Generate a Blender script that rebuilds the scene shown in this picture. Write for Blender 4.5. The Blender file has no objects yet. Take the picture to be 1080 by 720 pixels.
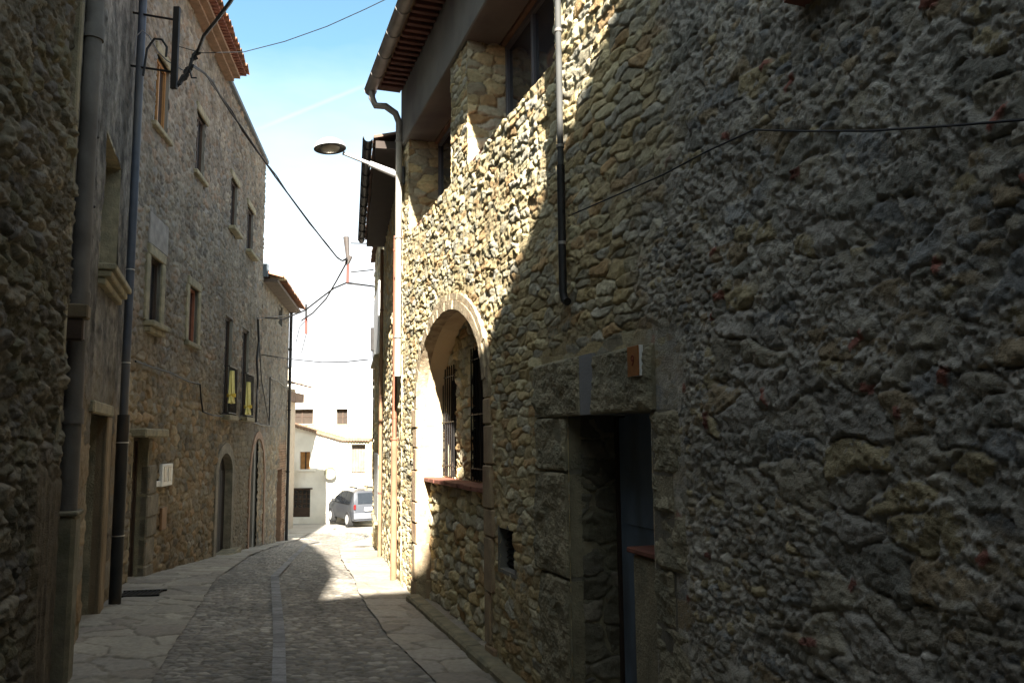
import bpy, math, random
import numpy as np
from mathutils import Vector, Matrix

# ------------------------------------------------------------------ camera
F, PITCH, ROLL = 850.0, math.radians(6.85), math.radians(0.6)
sc = bpy.context.scene
COL = sc.collection
cp, sp, cr, sr = math.cos(PITCH), math.sin(PITCH), math.cos(ROLL), math.sin(ROLL)
cd = bpy.data.cameras.new('camera'); cam = bpy.data.objects.new('camera', cd); COL.objects.link(cam)
cd.sensor_fit = 'HORIZONTAL'; cd.sensor_width = 36.0; cd.lens = 36.0 * F / 1080.0
cd.clip_start = 0.05; cd.clip_end = 3000
fw = Vector((0, cp, sp)); up0 = Vector((0, -sp, cp)); rt0 = Vector((1, 0, 0))
rt = rt0 * cr - up0 * sr * -1 * -1 if False else (rt0 * cr - up0 * (-sr))
# image axes: right = cr*X - sr*... chosen so that true up leans left in the picture
rt = rt0 * cr + up0 * (-sr) * -1 if False else Vector((cr, 0, 0)) - up0 * sr
up = rt.cross(fw) * 1.0
M = Matrix((rt, up, -fw)).transposed().to_4x4()
cam.matrix_world = M
sc.camera = cam

def ray(px, py):
    u = (px - 540) / F; v = (360 - py) / F
    return rt * u + up * v + fw

# ------------------------------------------------------------------ light
SUN_AZ, SUN_EL = math.radians(8.0), math.radians(31.0)   # light travels 8 deg left of straight ahead
world = bpy.data.worlds.new('World'); sc.world = world; world.use_nodes = True
nt = world.node_tree; N = nt.nodes; N.clear()
wo = N.new('ShaderNodeOutputWorld'); bg = N.new('ShaderNodeBackground'); sky = N.new('ShaderNodeTexSky')
sky.sky_type = 'NISHITA'; sky.sun_disc = False; sky.sun_elevation = SUN_EL
sky.sun_rotation = math.radians(180.0 - 8.0)
sky.air_density = 1.0; sky.dust_density = 1.6; sky.ozone_density = 1.5
tc = N.new('ShaderNodeTexCoord'); sep = N.new('ShaderNodeSeparateXYZ')
nt.links.new(tc.outputs['Generated'], sep.inputs[0])
mp = N.new('ShaderNodeMapping'); mp.inputs['Scale'].default_value = (1.0, 1.0, 3.0)
nz = N.new('ShaderNodeTexNoise'); nz.inputs['Scale'].default_value = 2.2; nz.inputs['Detail'].default_value = 6; nz.inputs['Roughness'].default_value = 0.55
nt.links.new(tc.outputs['Generated'], mp.inputs[0]); nt.links.new(mp.outputs[0], nz.inputs['Vector'])
m1 = N.new('ShaderNodeMapRange'); m1.inputs[1].default_value = 0.52; m1.inputs[2].default_value = 0.16; m1.inputs[3].default_value = -0.25; m1.inputs[4].default_value = 1.05
nt.links.new(sep.outputs[2], m1.inputs[0])
ma = N.new('ShaderNodeMath'); ma.operation = 'MULTIPLY_ADD'; ma.inputs[1].default_value = 0.8; ma.inputs[2].default_value = -0.42
nt.links.new(nz.outputs[0], ma.inputs[0])
m4 = N.new('ShaderNodeMapRange'); m4.inputs[1].default_value = 0.58; m4.inputs[2].default_value = 0.78; m4.inputs[3].default_value = 0; m4.inputs[4].default_value = 0.45
nt.links.new(sep.outputs[2], m4.inputs[0])
m5 = N.new('ShaderNodeMapRange'); m5.inputs[1].default_value = 0.25; m5.inputs[2].default_value = -0.15; m5.inputs[3].default_value = 0; m5.inputs[4].default_value = 0.4
nt.links.new(sep.outputs[1], m5.inputs[0])
m6 = N.new('ShaderNodeMath'); m6.operation = 'MAXIMUM'; nt.links.new(m4.outputs[0], m6.inputs[0]); nt.links.new(m5.outputs[0], m6.inputs[1])  # extra cloud overhead and behind the viewer, out of view, added to neutralise the shade
m7 = N.new('ShaderNodeMath'); m7.operation = 'MAXIMUM'; nt.links.new(m1.outputs[0], m7.inputs[0]); nt.links.new(m6.outputs[0], m7.inputs[1])
mb = N.new('ShaderNodeMath'); mb.operation = 'ADD'; mb.use_clamp = True
nt.links.new(m7.outputs[0], mb.inputs[0]); nt.links.new(ma.outputs[0], mb.inputs[1])
mix = N.new('ShaderNodeMix'); mix.data_type = 'RGBA'
nt.links.new(mb.outputs[0], mix.inputs['Factor']); tnt = N.new('ShaderNodeMix'); tnt.data_type = 'RGBA'; tnt.blend_type = 'MULTIPLY'; tnt.inputs['Factor'].default_value = 1; tnt.inputs['B'].default_value = (0.84, 1.06, 0.95, 1); nt.links.new(sky.outputs[0], tnt.inputs['A']); nt.links.new(tnt.outputs['Result'], mix.inputs['A'])
CLOUD = (5.2, 5.3, 5.4)
mix.inputs['B'].default_value = (*CLOUD, 1)
# thin vapour trail: part of a great circle
a_, b_ = ray(268, 138).normalized(), ray(400, 84).normalized()
nn = a_.cross(b_).normalized(); md = (a_ + b_).normalized()
def vdot(v):
    d = N.new('ShaderNodeVectorMath'); d.operation = 'DOT_PRODUCT'; d.inputs[1].default_value = v
    nrm = N.new('ShaderNodeVectorMath'); nrm.operation = 'NORMALIZE'
    nt.links.new(tc.outputs['Generated'], nrm.inputs[0]); nt.links.new(nrm.outputs[0], d.inputs[0]); return d.outputs['Value']
ab = N.new('ShaderNodeMath'); ab.operation = 'ABSOLUTE'; nt.links.new(vdot(nn), ab.inputs[0])
t1 = N.new('ShaderNodeMapRange'); t1.inputs[1].default_value = 0.0; t1.inputs[2].default_value = 0.0035; t1.inputs[3].default_value = 0.17; t1.inputs[4].default_value = 0
nt.links.new(ab.outputs[0], t1.inputs[0])
t2 = N.new('ShaderNodeMapRange'); t2.inputs[1].default_value = math.cos(0.085); t2.inputs[2].default_value = math.cos(0.04); nt.links.new(vdot(md), t2.inputs[0])
t3 = N.new('ShaderNodeMath'); t3.operation = 'MULTIPLY'; nt.links.new(t1.outputs[0], t3.inputs[0]); nt.links.new(t2.outputs[0], t3.inputs[1])
mix2 = N.new('ShaderNodeMix'); mix2.data_type = 'RGBA'; nt.links.new(t3.outputs[0], mix2.inputs['Factor'])
nt.links.new(mix.outputs['Result'], mix2.inputs['A']); mix2.inputs['B'].default_value = (*CLOUD, 1)
nt.links.new(mix2.outputs['Result'], bg.inputs[0]); bg.inputs[1].default_value = 0.05
nt.links.new(bg.outputs[0], wo.inputs[0])
sl = bpy.data.lights.new('sun', 'SUN'); sl.energy = 5.0; sl.angle = math.radians(0.55); sl.color = (1.0, 0.94, 0.84)
so = bpy.data.objects.new('sun', sl); COL.objects.link(so)
SD = Vector((-math.sin(SUN_AZ) * math.cos(SUN_EL), math.cos(SUN_AZ) * math.cos(SUN_EL), -math.sin(SUN_EL)))
so.rotation_euler = SD.to_track_quat('-Z', 'Y').to_euler()
sc.view_settings.view_transform = 'Standard'; sc.view_settings.look = 'None'; sc.view_settings.gamma = 1
sc.view_settings.exposure = 2.7

# ------------------------------------------------------------------ numpy noise
def h2(i, j, k):
    n = (i.astype(np.int64) * 374761393 + j.astype(np.int64) * 668265263 + k * 2147483647 + k * 974711) & 0xffffffff
    n = ((n ^ (n >> 13)) * 1274126177) & 0xffffffff
    n = ((n ^ (n >> 16)) * 2246822519) & 0xffffffff
    return ((n ^ (n >> 15)) & 0xffffff).astype(np.float64) / 16777216.0
def vn(x, y, k):
    i = np.floor(x); j = np.floor(y); fx = x - i; fy = y - j
    fx = fx * fx * (3 - 2 * fx); fy = fy * fy * (3 - 2 * fy)
    a = h2(i, j, k); b = h2(i + 1, j, k); c = h2(i, j + 1, k); d = h2(i + 1, j + 1, k)
    return (a * (1 - fx) + b * fx) * (1 - fy) + (c * (1 - fx) + d * fx) * fy - 0.5
def fbm(x, y, k, o=4, g=0.5):
    s = 0; a = 1.0; f = 1.0
    for q in range(o):
        s = s + a * vn(x * f + 17.3 * q, y * f - 9.1 * q, k + q); a *= g; f *= 2.03
    return s
def sst(x, a, b):
    t = np.clip((x - a) / (b - a), 0, 1); return t * t * (3 - 2 * t)
def vor(S, Z, cw, ch, k, ju=0.8, jv=0.55, wt=0.22, p=2.4):
    """irregular coursed stones: returns edge distance (m), stone id randoms, offset from the stone's centre"""
    v = Z / ch; j0 = np.floor(v)
    F1 = np.full(S.shape, 9.0); F2 = np.full(S.shape, 9.0)
    I = np.zeros(S.shape); J = np.zeros(S.shape); DX = np.zeros(S.shape); DY = np.zeros(S.shape)
    for dj in (-1, 0, 1):
        j = j0 + dj
        u = S / cw + 7.7 * h2(j, j * 0, k + 5); i0 = np.floor(u)
        for di in (-1, 0, 1):
            i = i0 + di
            dx = u - (i + 0.5 + ju * (h2(i, j, k) - 0.5)); dy = v - (j + 0.5 + jv * (h2(i, j, k + 1) - 0.5))
            d = (np.abs(dx) ** p + np.abs(dy) ** p) ** (1 / p) - wt * (h2(i, j, k + 2) - 0.5)
            n = d < F1
            F2 = np.where(n, F1, np.minimum(F2, d)); F1 = np.where(n, d, F1)
            I = np.where(n, i, I); J = np.where(n, j, J); DX = np.where(n, dx, DX); DY = np.where(n, dy, DY)
    return (F2 - F1) * 0.5 * min(cw, ch) * 1.3, I, J, DX * cw, DY * ch

def pal(r, cols):
    cols = np.array(cols); n = len(cols)
    return cols[np.minimum((r * n).astype(int), n - 1)]

# ------------------------------------------------------------------ materials
MATS = {}
def mat(name, col=(0.5, 0.5, 0.5), rough=0.8, metal=0.0, attr=False, bump=0.0, bscale=60, var=0.15, vscale=6, spec=0.3, stain=None, coat=0):
    if name in MATS: return MATS[name]
    m = bpy.data.materials.new(name); m.use_nodes = True; t = m.node_tree; n = t.nodes; b = n['Principled BSDF']
    b.inputs['Roughness'].default_value = rough; b.inputs['Metallic'].default_value = metal
    b.inputs['Specular IOR Level'].default_value = spec
    if coat: b.inputs['Coat Weight'].default_value = coat
    tcn = n.new('ShaderNodeTexCoord'); ns = n.new('ShaderNodeTexNoise'); ns.inputs['Scale'].default_value = vscale; ns.inputs['Detail'].default_value = 8
    t.links.new(tcn.outputs['Object'], ns.inputs['Vector'])
    mr = n.new('ShaderNodeMapRange'); mr.inputs[1].default_value = 0.25; mr.inputs[2].default_value = 0.75
    mr.inputs[3].default_value = 1 - var; mr.inputs[4].default_value = 1 + var
    t.links.new(ns.outputs[0], mr.inputs[0])
    mx = n.new('ShaderNodeMix'); mx.data_type = 'RGBA'; mx.blend_type = 'MULTIPLY'; mx.inputs['Factor'].default_value = 1
    if attr:
        at = n.new('ShaderNodeAttribute'); at.attribute_name = 'Col'; t.links.new(at.outputs['Color'], mx.inputs['A'])
    else: mx.inputs['A'].default_value = (*col, 1)
    t.links.new(mr.outputs[0], mx.inputs['B'])
    out = mx.outputs['Result']
    if stain:
        n3 = n.new('ShaderNodeTexNoise'); n3.inputs['Scale'].default_value = stain[1]; n3.inputs['Detail'].default_value = 5
        mpp = n.new('ShaderNodeMapping'); mpp.inputs['Scale'].default_value = (1, 1, stain[2] if len(stain) > 2 else 1)
        t.links.new(tcn.outputs['Object'], mpp.inputs[0]); t.links.new(mpp.outputs[0], n3.inputs['Vector'])
        r3 = n.new('ShaderNodeMapRange'); r3.inputs[1].default_value = 0.48; r3.inputs[2].default_value = 0.66
        t.links.new(n3.outputs[0], r3.inputs[0])
        x3 = n.new('ShaderNodeMix'); x3.data_type = 'RGBA'; t.links.new(r3.outputs[0], x3.inputs['Factor'])
        t.links.new(out, x3.inputs['A']); x3.inputs['B'].default_value = (*stain[0], 1); out = x3.outputs['Result']
    t.links.new(out, b.inputs['Base Color'])
    if bump:
        n2 = n.new('ShaderNodeTexNoise'); n2.inputs['Scale'].default_value = bscale; n2.inputs['Detail'].default_value = 6; n2.inputs['Roughness'].default_value = 0.65
        t.links.new(tcn.outputs['Object'], n2.inputs['Vector'])
        bp = n.new('ShaderNodeBump'); bp.inputs['Strength'].default_value = bump; bp.inputs['Distance'].default_value = 0.01
        t.links.new(n2.outputs[0], bp.inputs['Height']); t.links.new(bp.outputs[0], b.inputs['Normal'])
    MATS[name] = m; return m

RUBBLE = mat('rubble', attr=True, rough=0.92, bump=1.0, bscale=95, var=0.22, vscale=30, spec=0.15)
FARSTONE = mat('far_rubble', attr=True, rough=0.92, bump=0.5, bscale=40, var=0.2, vscale=14, spec=0.15)
COBBLE = mat('cobble', attr=True, rough=0.7, bump=0.4, bscale=60, var=0.2, vscale=22, spec=0.35)
DRESSED = mat('dressed_stone', (0.27, 0.235, 0.155), 0.92, bump=1.2, bscale=45, var=0.35, vscale=9, stain=((0.19, 0.175, 0.12), 4.0))
OLDRED = mat('old_mortar', (0.22, 0.22, 0.22), 0.9, bump=0.3, var=0.12)
PLASTER = mat('sand_plaster', (0.52, 0.43, 0.28), 0.9, bump=0.3, bscale=30, var=0.12, vscale=3, stain=((0.42, 0.32, 0.2), 2.5))
BANDST = mat('band_plaster', (0.36, 0.29, 0.19), 0.9, bump=1.6, bscale=26, var=0.4, vscale=14, stain=((0.25, 0.18, 0.11), 9))
RINGPL = mat('arch_brickwork', (0.36, 0.27, 0.17), 0.9, bump=0.8, bscale=30, var=0.3, vscale=7, stain=((0.3, 0.19, 0.12), 4))
GREYPL = mat('grey_plaster', (0.22, 0.205, 0.18), 0.92, bump=0.6, bscale=24, var=0.2, vscale=2.4, stain=((0.12, 0.11, 0.1), 2.0, 0.15))
CONCRETE = mat('concrete', (0.2, 0.19, 0.165), 0.9, bump=0.35, bscale=30, var=0.18, vscale=3, stain=((0.13, 0.12, 0.11), 1.5))
REDTILE = mat('red_tile', (0.2, 0.08, 0.055), 0.85, bump=0.3, var=0.3, vscale=9)
ROOFTILE = mat('roof_tile', (0.36, 0.17, 0.1), 0.9, bump=0.4, var=0.35, vscale=5, stain=((0.22, 0.15, 0.1), 4))
DARKTILE = mat('dark_tile', (0.13, 0.085, 0.065), 0.9, bump=0.4, var=0.35, vscale=6)
SOFFIT = mat('soffit_render', (0.2, 0.13, 0.085), 0.9, bump=0.4, var=0.25, vscale=4)
ZINC = mat('zinc', (0.24, 0.22, 0.2), 0.55, 0.35, var=0.25, vscale=5)
PALEPIPE = mat('pale_pipe', (0.3, 0.285, 0.25), 0.6, var=0.2, vscale=5, bump=.15, stain=((.22, .2, .17), 3, .3))
COPPER = mat('copper_pipe', (0.24, 0.1, 0.06), 0.5, 0.2, var=0.15, vscale=6)
TERRA = mat('terracotta_pipe', (0.2, 0.115, 0.065), 0.8, bump=0.2, var=0.25, vscale=6)
GREYPIPE = mat('fibre_pipe', (0.12, 0.11, 0.1), 0.85, bump=0.4, bscale=30, var=0.35, vscale=4, stain=((.075, .068, .055), 4, .2))
BLUEPIPE = mat('blue_grey_pipe', (0.055, 0.065, 0.088), 0.5, var=0.3, vscale=6, stain=((.09, .085, .08), 5, .15))
BLUEDARK = mat('cast_iron', (0.018, 0.02, 0.022), 0.55, var=0.3, vscale=8, bump=.3, stain=((.04, .03, .022), 5, .3))
IRON = mat('iron', (0.02, 0.018, 0.017), 0.6, 0.3, var=0.3)
RUST = mat('rusty_iron', (0.12, 0.06, 0.045), 0.8, 0.2, var=0.3)
CABLE = mat('cable', (0.012, 0.012, 0.013), 0.6)
LAMPGREY = mat('lamp_metal', (0.5, 0.5, 0.5), 0.45, 0.4, var=0.1)
LAMPDARK = mat('lamp_rim', (0.06, 0.06, 0.065), 0.5)
FRAME = mat('window_frame', (0.12, 0.12, 0.13), 0.45, 0.3)
WOODD = mat('dark_wood', (0.05, 0.032, 0.022), 0.75, bump=0.3, var=0.35, vscale=5)
WOODO = mat('orange_wood', (0.32, 0.16, 0.055), 0.6, bump=0.2, var=0.25, vscale=6)
WHITEP = mat('white_paint', (0.7, 0.7, 0.68), 0.6, var=0.06)
DOORBLUE = mat('blue_grey_door', (0.14, 0.18, 0.23), 0.55, var=0.25, vscale=4, bump=.2, stain=((.1, .115, .135), 4, .3))
CURTAIN = mat('curtain', (0.3, 0.24, 0.17), 0.9, var=0.2)
DARK = mat('room_shade', (0.02, 0.018, 0.016), 0.9)  # near-black panel colour standing in for the shade of unlit rooms
YELLOW = mat('yellow_cloth', (0.75, 0.66, 0.26), 0.85, var=0.12, vscale=12)
WHITEW = mat('white_render', (0.68, 0.65, 0.58), 0.9, bump=0.5, bscale=9, var=0.15, vscale=1.5, stain=((.5, .45, .36), 1.2, .5))
ORANGE = mat('orange_glazed_tile', (0.27, 0.11, 0.035), 0.45, var=0.2, vscale=20)
DIGIT = mat('dark_red_glaze', (0.12, 0.015, 0.01), 0.5)
GLASS = mat('window_glass', (0.02, 0.024, 0.03), 0.06, spec=0.8)
ANTH = mat('dark_vent', (0.018, 0.017, 0.016), 0.8)

# ------------------------------------------------------------------ object helpers
def link(name, me, m, parent=None):
    o = bpy.data.objects.new(name, me); COL.objects.link(o)
    if m is not None: me.materials.append(m)
    if parent is not None: o.parent = parent
    return o
def tag(o, label, cat, group=None, kind=None):
    if label: o['label'] = label
    if cat: o['category'] = cat
    if group: o['group'] = group
    if kind: o['kind'] = kind
    return o
def thing(name, label, cat, group=None):
    o = bpy.data.objects.new(name, None); COL.objects.link(o); o.empty_display_size = 0.2
    return tag(o, label, cat, group)

class MB:
    def __init__(s): s.v = []; s.f = []
    def add(s, vs, fs):
        b = len(s.v); s.v += [tuple(v) for v in vs]; s.f += [tuple(i + b for i in f) for f in fs]; return s
    def box(s, O, A, B, C, bev=0.0):
        """box from corner O with edge vectors A, B, C (optionally chamfered)"""
        O = Vector(O); A = Vector(A); B = Vector(B); C = Vector(C)
        if A.cross(B).dot(C) < 0: A, B = B, A
        if bev <= 0:
            vs = [O, O + A, O + A + B, O + B, O + C, O + A + C, O + A + B + C, O + B + C]
            return s.add(vs, [(3, 2, 1, 0), (4, 5, 6, 7), (0, 1, 5, 4), (1, 2, 6, 5), (2, 3, 7, 6), (3, 0, 4, 7)])
        la, lb, lc = A.length, B.length, C.length
        bev = min(bev, la * 0.45, lb * 0.45, lc * 0.45)
        a, b, c = A / la, B / lb, C / lc
        vs = []; idx = {}
        for i in (0, 1):
            for j in (0, 1):
                for k in (0, 1):
                    P = O + A * i + B * j + C * k; di = (1 - 2 * i) * bev; dj = (1 - 2 * j) * bev; dk = (1 - 2 * k) * bev
                    idx[(i, j, k, 0)] = len(vs); vs.append(P + b * dj + c * dk)
                    idx[(i, j, k, 1)] = len(vs); vs.append(P + a * di + c * dk)
                    idx[(i, j, k, 2)] = len(vs); vs.append(P + a * di + b * dj)
        fs = []
        for ax in range(3):
            for e in (0, 1):
                cyc = [(0, 0), (1, 0), (1, 1), (0, 1)]
                q = []
                for (p_, r_) in cyc:
                    t = [0, 0, 0]; t[ax] = e; t[(ax + 1) % 3] = p_; t[(ax + 2) % 3] = r_; q.append(idx[(*t, ax)])
                fs.append(tuple(q if e else q[::-1]))
        for ax in range(3):
            a1, a2 = (ax + 1) % 3, (ax + 2) % 3
            for p_ in (0, 1):
                for r_ in (0, 1):
                    def g(e, which):
                        t = [0, 0, 0]; t[ax] = e; t[a1] = p_; t[a2] = r_; return idx[(*t, which)]
                    q = [g(0, a1), g(1, a1), g(1, a2), g(0, a2)]
                    fs.append(tuple(q if (p_ ^ r_) else q[::-1]))
        for i in (0, 1):
            for j in (0, 1):
                for k in (0, 1):
                    q = [idx[(i, j, k, 0)], idx[(i, j, k, 1)], idx[(i, j, k, 2)]]
                    fs.append(tuple(q if (i + j + k) % 2 else q[::-1]))
        return s.add(vs, fs)
    def tube(s, pts, r, n=10, caps=True):
        pts = [Vector(p) for p in pts]; R = r if isinstance(r, (list, tuple)) else [r] * len(pts)
        vs = []; fs = []; prev = None
        for i, p in enumerate(pts):
            t = (pts[min(i + 1, len(pts) - 1)] - pts[max(i - 1, 0)]).normalized()
            if prev is None: a = t.cross(Vector((0, 0, 1)) if abs(t.z) < 0.9 else Vector((1, 0, 0))).normalized()
            else: a = (prev - t * prev.dot(t)).normalized()
            prev = a; b = t.cross(a)
            for k in range(n):
                an = 2 * math.pi * k / n; vs.append(p + (a * math.cos(an) + b * math.sin(an)) * R[i])
        for i in range(len(pts) - 1):
            for k in range(n):
                fs.append((i * n + k, i * n + (k + 1) % n, (i + 1) * n + (k + 1) % n, (i + 1) * n + k))
        if caps: fs.append(tuple(range(n))[::-1]); fs.append(tuple(range((len(pts) - 1) * n, len(pts) * n)))
        return s.add(vs, fs)
    def prism(s, poly, D):
        """poly: list of 3D points; extruded along D"""
        poly = [Vector(p) for p in poly]; n = len(poly); D = Vector(D)
        return s.add(poly + [p + D for p in poly], [tuple(range(n))[::-1], tuple(range(n, 2 * n))] + [(i, (i + 1) % n, n + (i + 1) % n, n + i) for i in range(n)])
    def build(s, name, m, parent=None, smooth=False):
        me = bpy.data.meshes.new(name); me.from_pydata(s.v, [], s.f); me.update()
        if smooth:
            me.polygons.foreach_set('use_smooth', [True] * len(me.polygons))
            try: me.set_sharp_from_angle(angle=math.radians(40))
            except Exception: pass
        return link(name, me, m, parent)

class Wall:
    """vertical facade x = c + m*y, outward normal to the street"""
    def __init__(s, c, m, side):
        s.c, s.m = c, m; L = math.hypot(m, 1)
        s.u = Vector((m / L, 1 / L, 0)); s.L = L
        s.n = Vector((-1 / L, m / L, 0)) * (1 if side == 'R' else -1)
        s.o = Vector((c, 0, 0))
    def P(s, a, z, n=0.0): return s.o + s.u * a + s.n * n + Vector((0, 0, z))
    def S(s, y): return y * s.L
    def hit(s, px, py, off=0.0):
        r = ray(px, py); d = s.n.dot(r); t = (s.n.dot(s.o) + off) / d
        p = r * t; return (p - s.o).dot(s.u), p.z
    def box(s, mb, s0, s1, z0, z1, n0, n1, bev=0.0):
        return mb.box(s.P(s0, z0, n0), s.u * (s1 - s0), Vector((0, 0, z1 - z0)), s.n * (n1 - n0), bev)

def grid(name, O, U, V, Nn, us, vs, fn, m, parent=None, mask=None, flip=False):
    O = np.array(O); U = np.array(U); V = np.array(V); Nn = np.array(Nn)
    S, Z = np.meshgrid(us, vs)
    h, C = fn(S, Z)
    P = O + S[..., None] * U + Z[..., None] * V + h[..., None] * Nn
    nu, nv = len(us), len(vs)
    idx = np.arange(nu * nv).reshape(nv, nu)
    q = np.stack([idx[:-1, :-1], idx[:-1, 1:], idx[1:, 1:], idx[1:, :-1]], -1)
    if mask is not None:
        sc_ = (S[:-1, :-1] + S[1:, 1:]) / 2; zc = (Z[:-1, :-1] + Z[1:, 1:]) / 2
        q = q[~mask(sc_, zc)]
    q = q.reshape(-1, 4)
    if np.dot(np.cross(U, V), Nn) < 0: q = q[:, ::-1]
    me = bpy.data.meshes.new(name)
    me.vertices.add(nu * nv); me.vertices.foreach_set('co', P.reshape(-1).astype(np.float32))
    me.loops.add(q.size); me.loops.foreach_set('vertex_index', q.reshape(-1).astype(np.int32))
    me.polygons.add(len(q)); me.polygons.foreach_set('loop_start', (np.arange(len(q)) * 4).astype(np.int32))
    me.update(calc_edges=True)
    me.polygons.foreach_set('use_smooth', np.ones(len(q), bool))
    ca = me.color_attributes.new('Col', 'FLOAT_COLOR', 'POINT')
    C4 = np.concatenate([C.reshape(-1, 3), np.ones((nu * nv, 1))], 1)
    ca.data.foreach_set('color', C4.reshape(-1).astype(np.float32))
    me.validate()
    return link(name, me, m, parent)

def rubble(cw, ch, k, cols, mortar, depth=0.04, joint=0.018, fill=0.0, rough=0.012, brick=0.0, tilt=0.25, big=0.0, warp=0.03, nscale=1.0, vary=0.4, grain=0.0, crack=0.0):
    """fill 0..1: how far mortar is brought up level with the stone faces"""
    def fn(S, Z):
        w1 = fbm(S * 5 / nscale, Z * 5 / nscale, k + 40, 3) * warp; w2 = fbm(S * 5 / nscale + 31, Z * 5 / nscale, k + 50, 3) * warp
        e, I, J, DX, DY = vor(S + w1, Z + w2, cw, ch, k)
        r1 = h2(I, J, k + 11); r2 = h2(I, J, k + 12); r3 = h2(I, J, k + 13); r4 = h2(I, J, k + 14)
        e = e + fbm(S * 22 / nscale, Z * 22 / nscale, k + 60, 3) * joint * 0.5
        st = sst(e, 0.0, joint)
        ch1 = vn((S + w1) * 17 / nscale, (Z + w2) * 24 / nscale, k + 61); ch2 = vn((S - w2) * 41 / nscale, (Z + w1) * 50 / nscale, k + 62)
        chip = np.round((ch1 + 0.5) * 3) / 3 * 0.5 + ch1 * 0.5
        hs = depth * (st ** 0.5 - 1) + (chip + 0.6 * ch2) * rough * 0.7 + (r1 - 0.5) * depth * vary + DX * (r2 - 0.5) * tilt + DY * (r3 - 0.5) * tilt * 1.6 + fbm(S * 9 / nscale, Z * 14 / nscale, k + 70, 4) * rough * 1.6
        f = fill(S, Z) if callable(fill) else fill
        hm = -depth * (1 - f) * 0.95 - 0.004 + fbm(S * 12 / nscale, Z * 16 / nscale, k + 80, 5, 0.6) * rough * 1.4 + fbm(S * 2, Z * 2, k + 85, 2) * depth * 0.5
        if grain: hm = hm + (fbm(S * 34, Z * 34, k + 81, 3, .7)) * grain; hs = hs + fbm(S * 40, Z * 46, k + 82, 3, .7) * grain * .45
        h = np.maximum(hs, hm)
        if crack: h = h - crack * (1 - sst(e, 0.0005, 0.006)) * sst(fbm(S * 5, Z * 5, k + 83, 3), -.18, .12)
        isst = sst(hs - hm, -0.003, 0.003)[..., None]
        c = pal(r4, cols) * (0.75 + 0.5 * r1[..., None])
        if brick: c = np.where((r2 < brick)[..., None], np.array((0.3, 0.095, 0.06)) * (0.7 + 0.5 * r3[..., None]), c)
        mc = np.array(mortar) * (1 + 0.5 * fbm(S * 6, Z * 6, k + 90, 4)[..., None])
        C = c * isst + mc * (1 - isst)
        C = C * (1 + 0.35 * fbm(S * 1.3, Z * 1.3, k + 95, 3)[..., None])
        h = h + fbm(S * 0.8, Z * 0.8, k + 99, 3) * big
        return h, np.clip(C, 0.01, 0.8)
    return fn

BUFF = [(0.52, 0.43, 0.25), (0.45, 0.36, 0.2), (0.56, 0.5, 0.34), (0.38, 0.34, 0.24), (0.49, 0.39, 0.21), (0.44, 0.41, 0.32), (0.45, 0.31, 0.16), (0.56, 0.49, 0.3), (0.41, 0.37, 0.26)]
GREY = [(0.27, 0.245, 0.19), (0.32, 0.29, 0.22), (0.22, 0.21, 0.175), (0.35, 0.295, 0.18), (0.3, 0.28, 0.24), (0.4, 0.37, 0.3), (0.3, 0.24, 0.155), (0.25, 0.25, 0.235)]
OCHRE = [(0.23, 0.18, 0.12), (0.2, 0.165, 0.115), (0.26, 0.21, 0.14), (0.16, 0.14, 0.11), (0.23, 0.165, 0.1), (0.2, 0.18, 0.14)]
LGREY = [(0.2, 0.17, 0.135), (0.165, 0.14, 0.11), (0.23, 0.2, 0.155), (0.14, 0.12, 0.1), (0.2, 0.15, 0.11), (0.18, 0.165, 0.145)]
DOLIVE = [(0.17, 0.155, 0.105), (0.14, 0.125, 0.09), (0.2, 0.18, 0.135), (0.155, 0.14, 0.12), (0.23, 0.2, 0.15)]

GY = [-40, 9, 11.3, 16.5, 26.6, 36, 60, 900]; GZ = [-1.8, -1.8, -1.85, -2.27, -3.2, -3.6, -3.75, -3.75]
def gz(y): return float(np.interp(y, GY, GZ))
def ground(px, py, dz=0.0):
    r = ray(px, py); t = 1.0
    y = 9.0
    for _ in range(80):
        z = gz(y) + dz; y = 0.6 * y + 0.4 * (r.y * z / r.z)
    return r * (y / r.y)

def boxbody(W, s0, s1, z0, z1, depth, m, parent, inset=0.55, name='wall_core'):
    """solid mass of a house behind its facade, closing the top and both ends"""
    mb = MB()
    W.box(mb, s0 + 0.02, s1 - 0.02, z0, z1 - 0.06, -depth, -inset)
    W.box(mb, s0 + 0.025, s0 + 0.3, z0, z1 - 0.07, -inset - 0.01, -0.055)
    W.box(mb, s1 - 0.3, s1 - 0.025, z0, z1 - 0.07, -inset - 0.01, -0.055)
    W.box(mb, s0 + 0.3, s1 - 0.3, z1 - 0.3, z1 - 0.075, -inset - 0.01, -0.055)
    return mb.build(name, m, parent)

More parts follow.
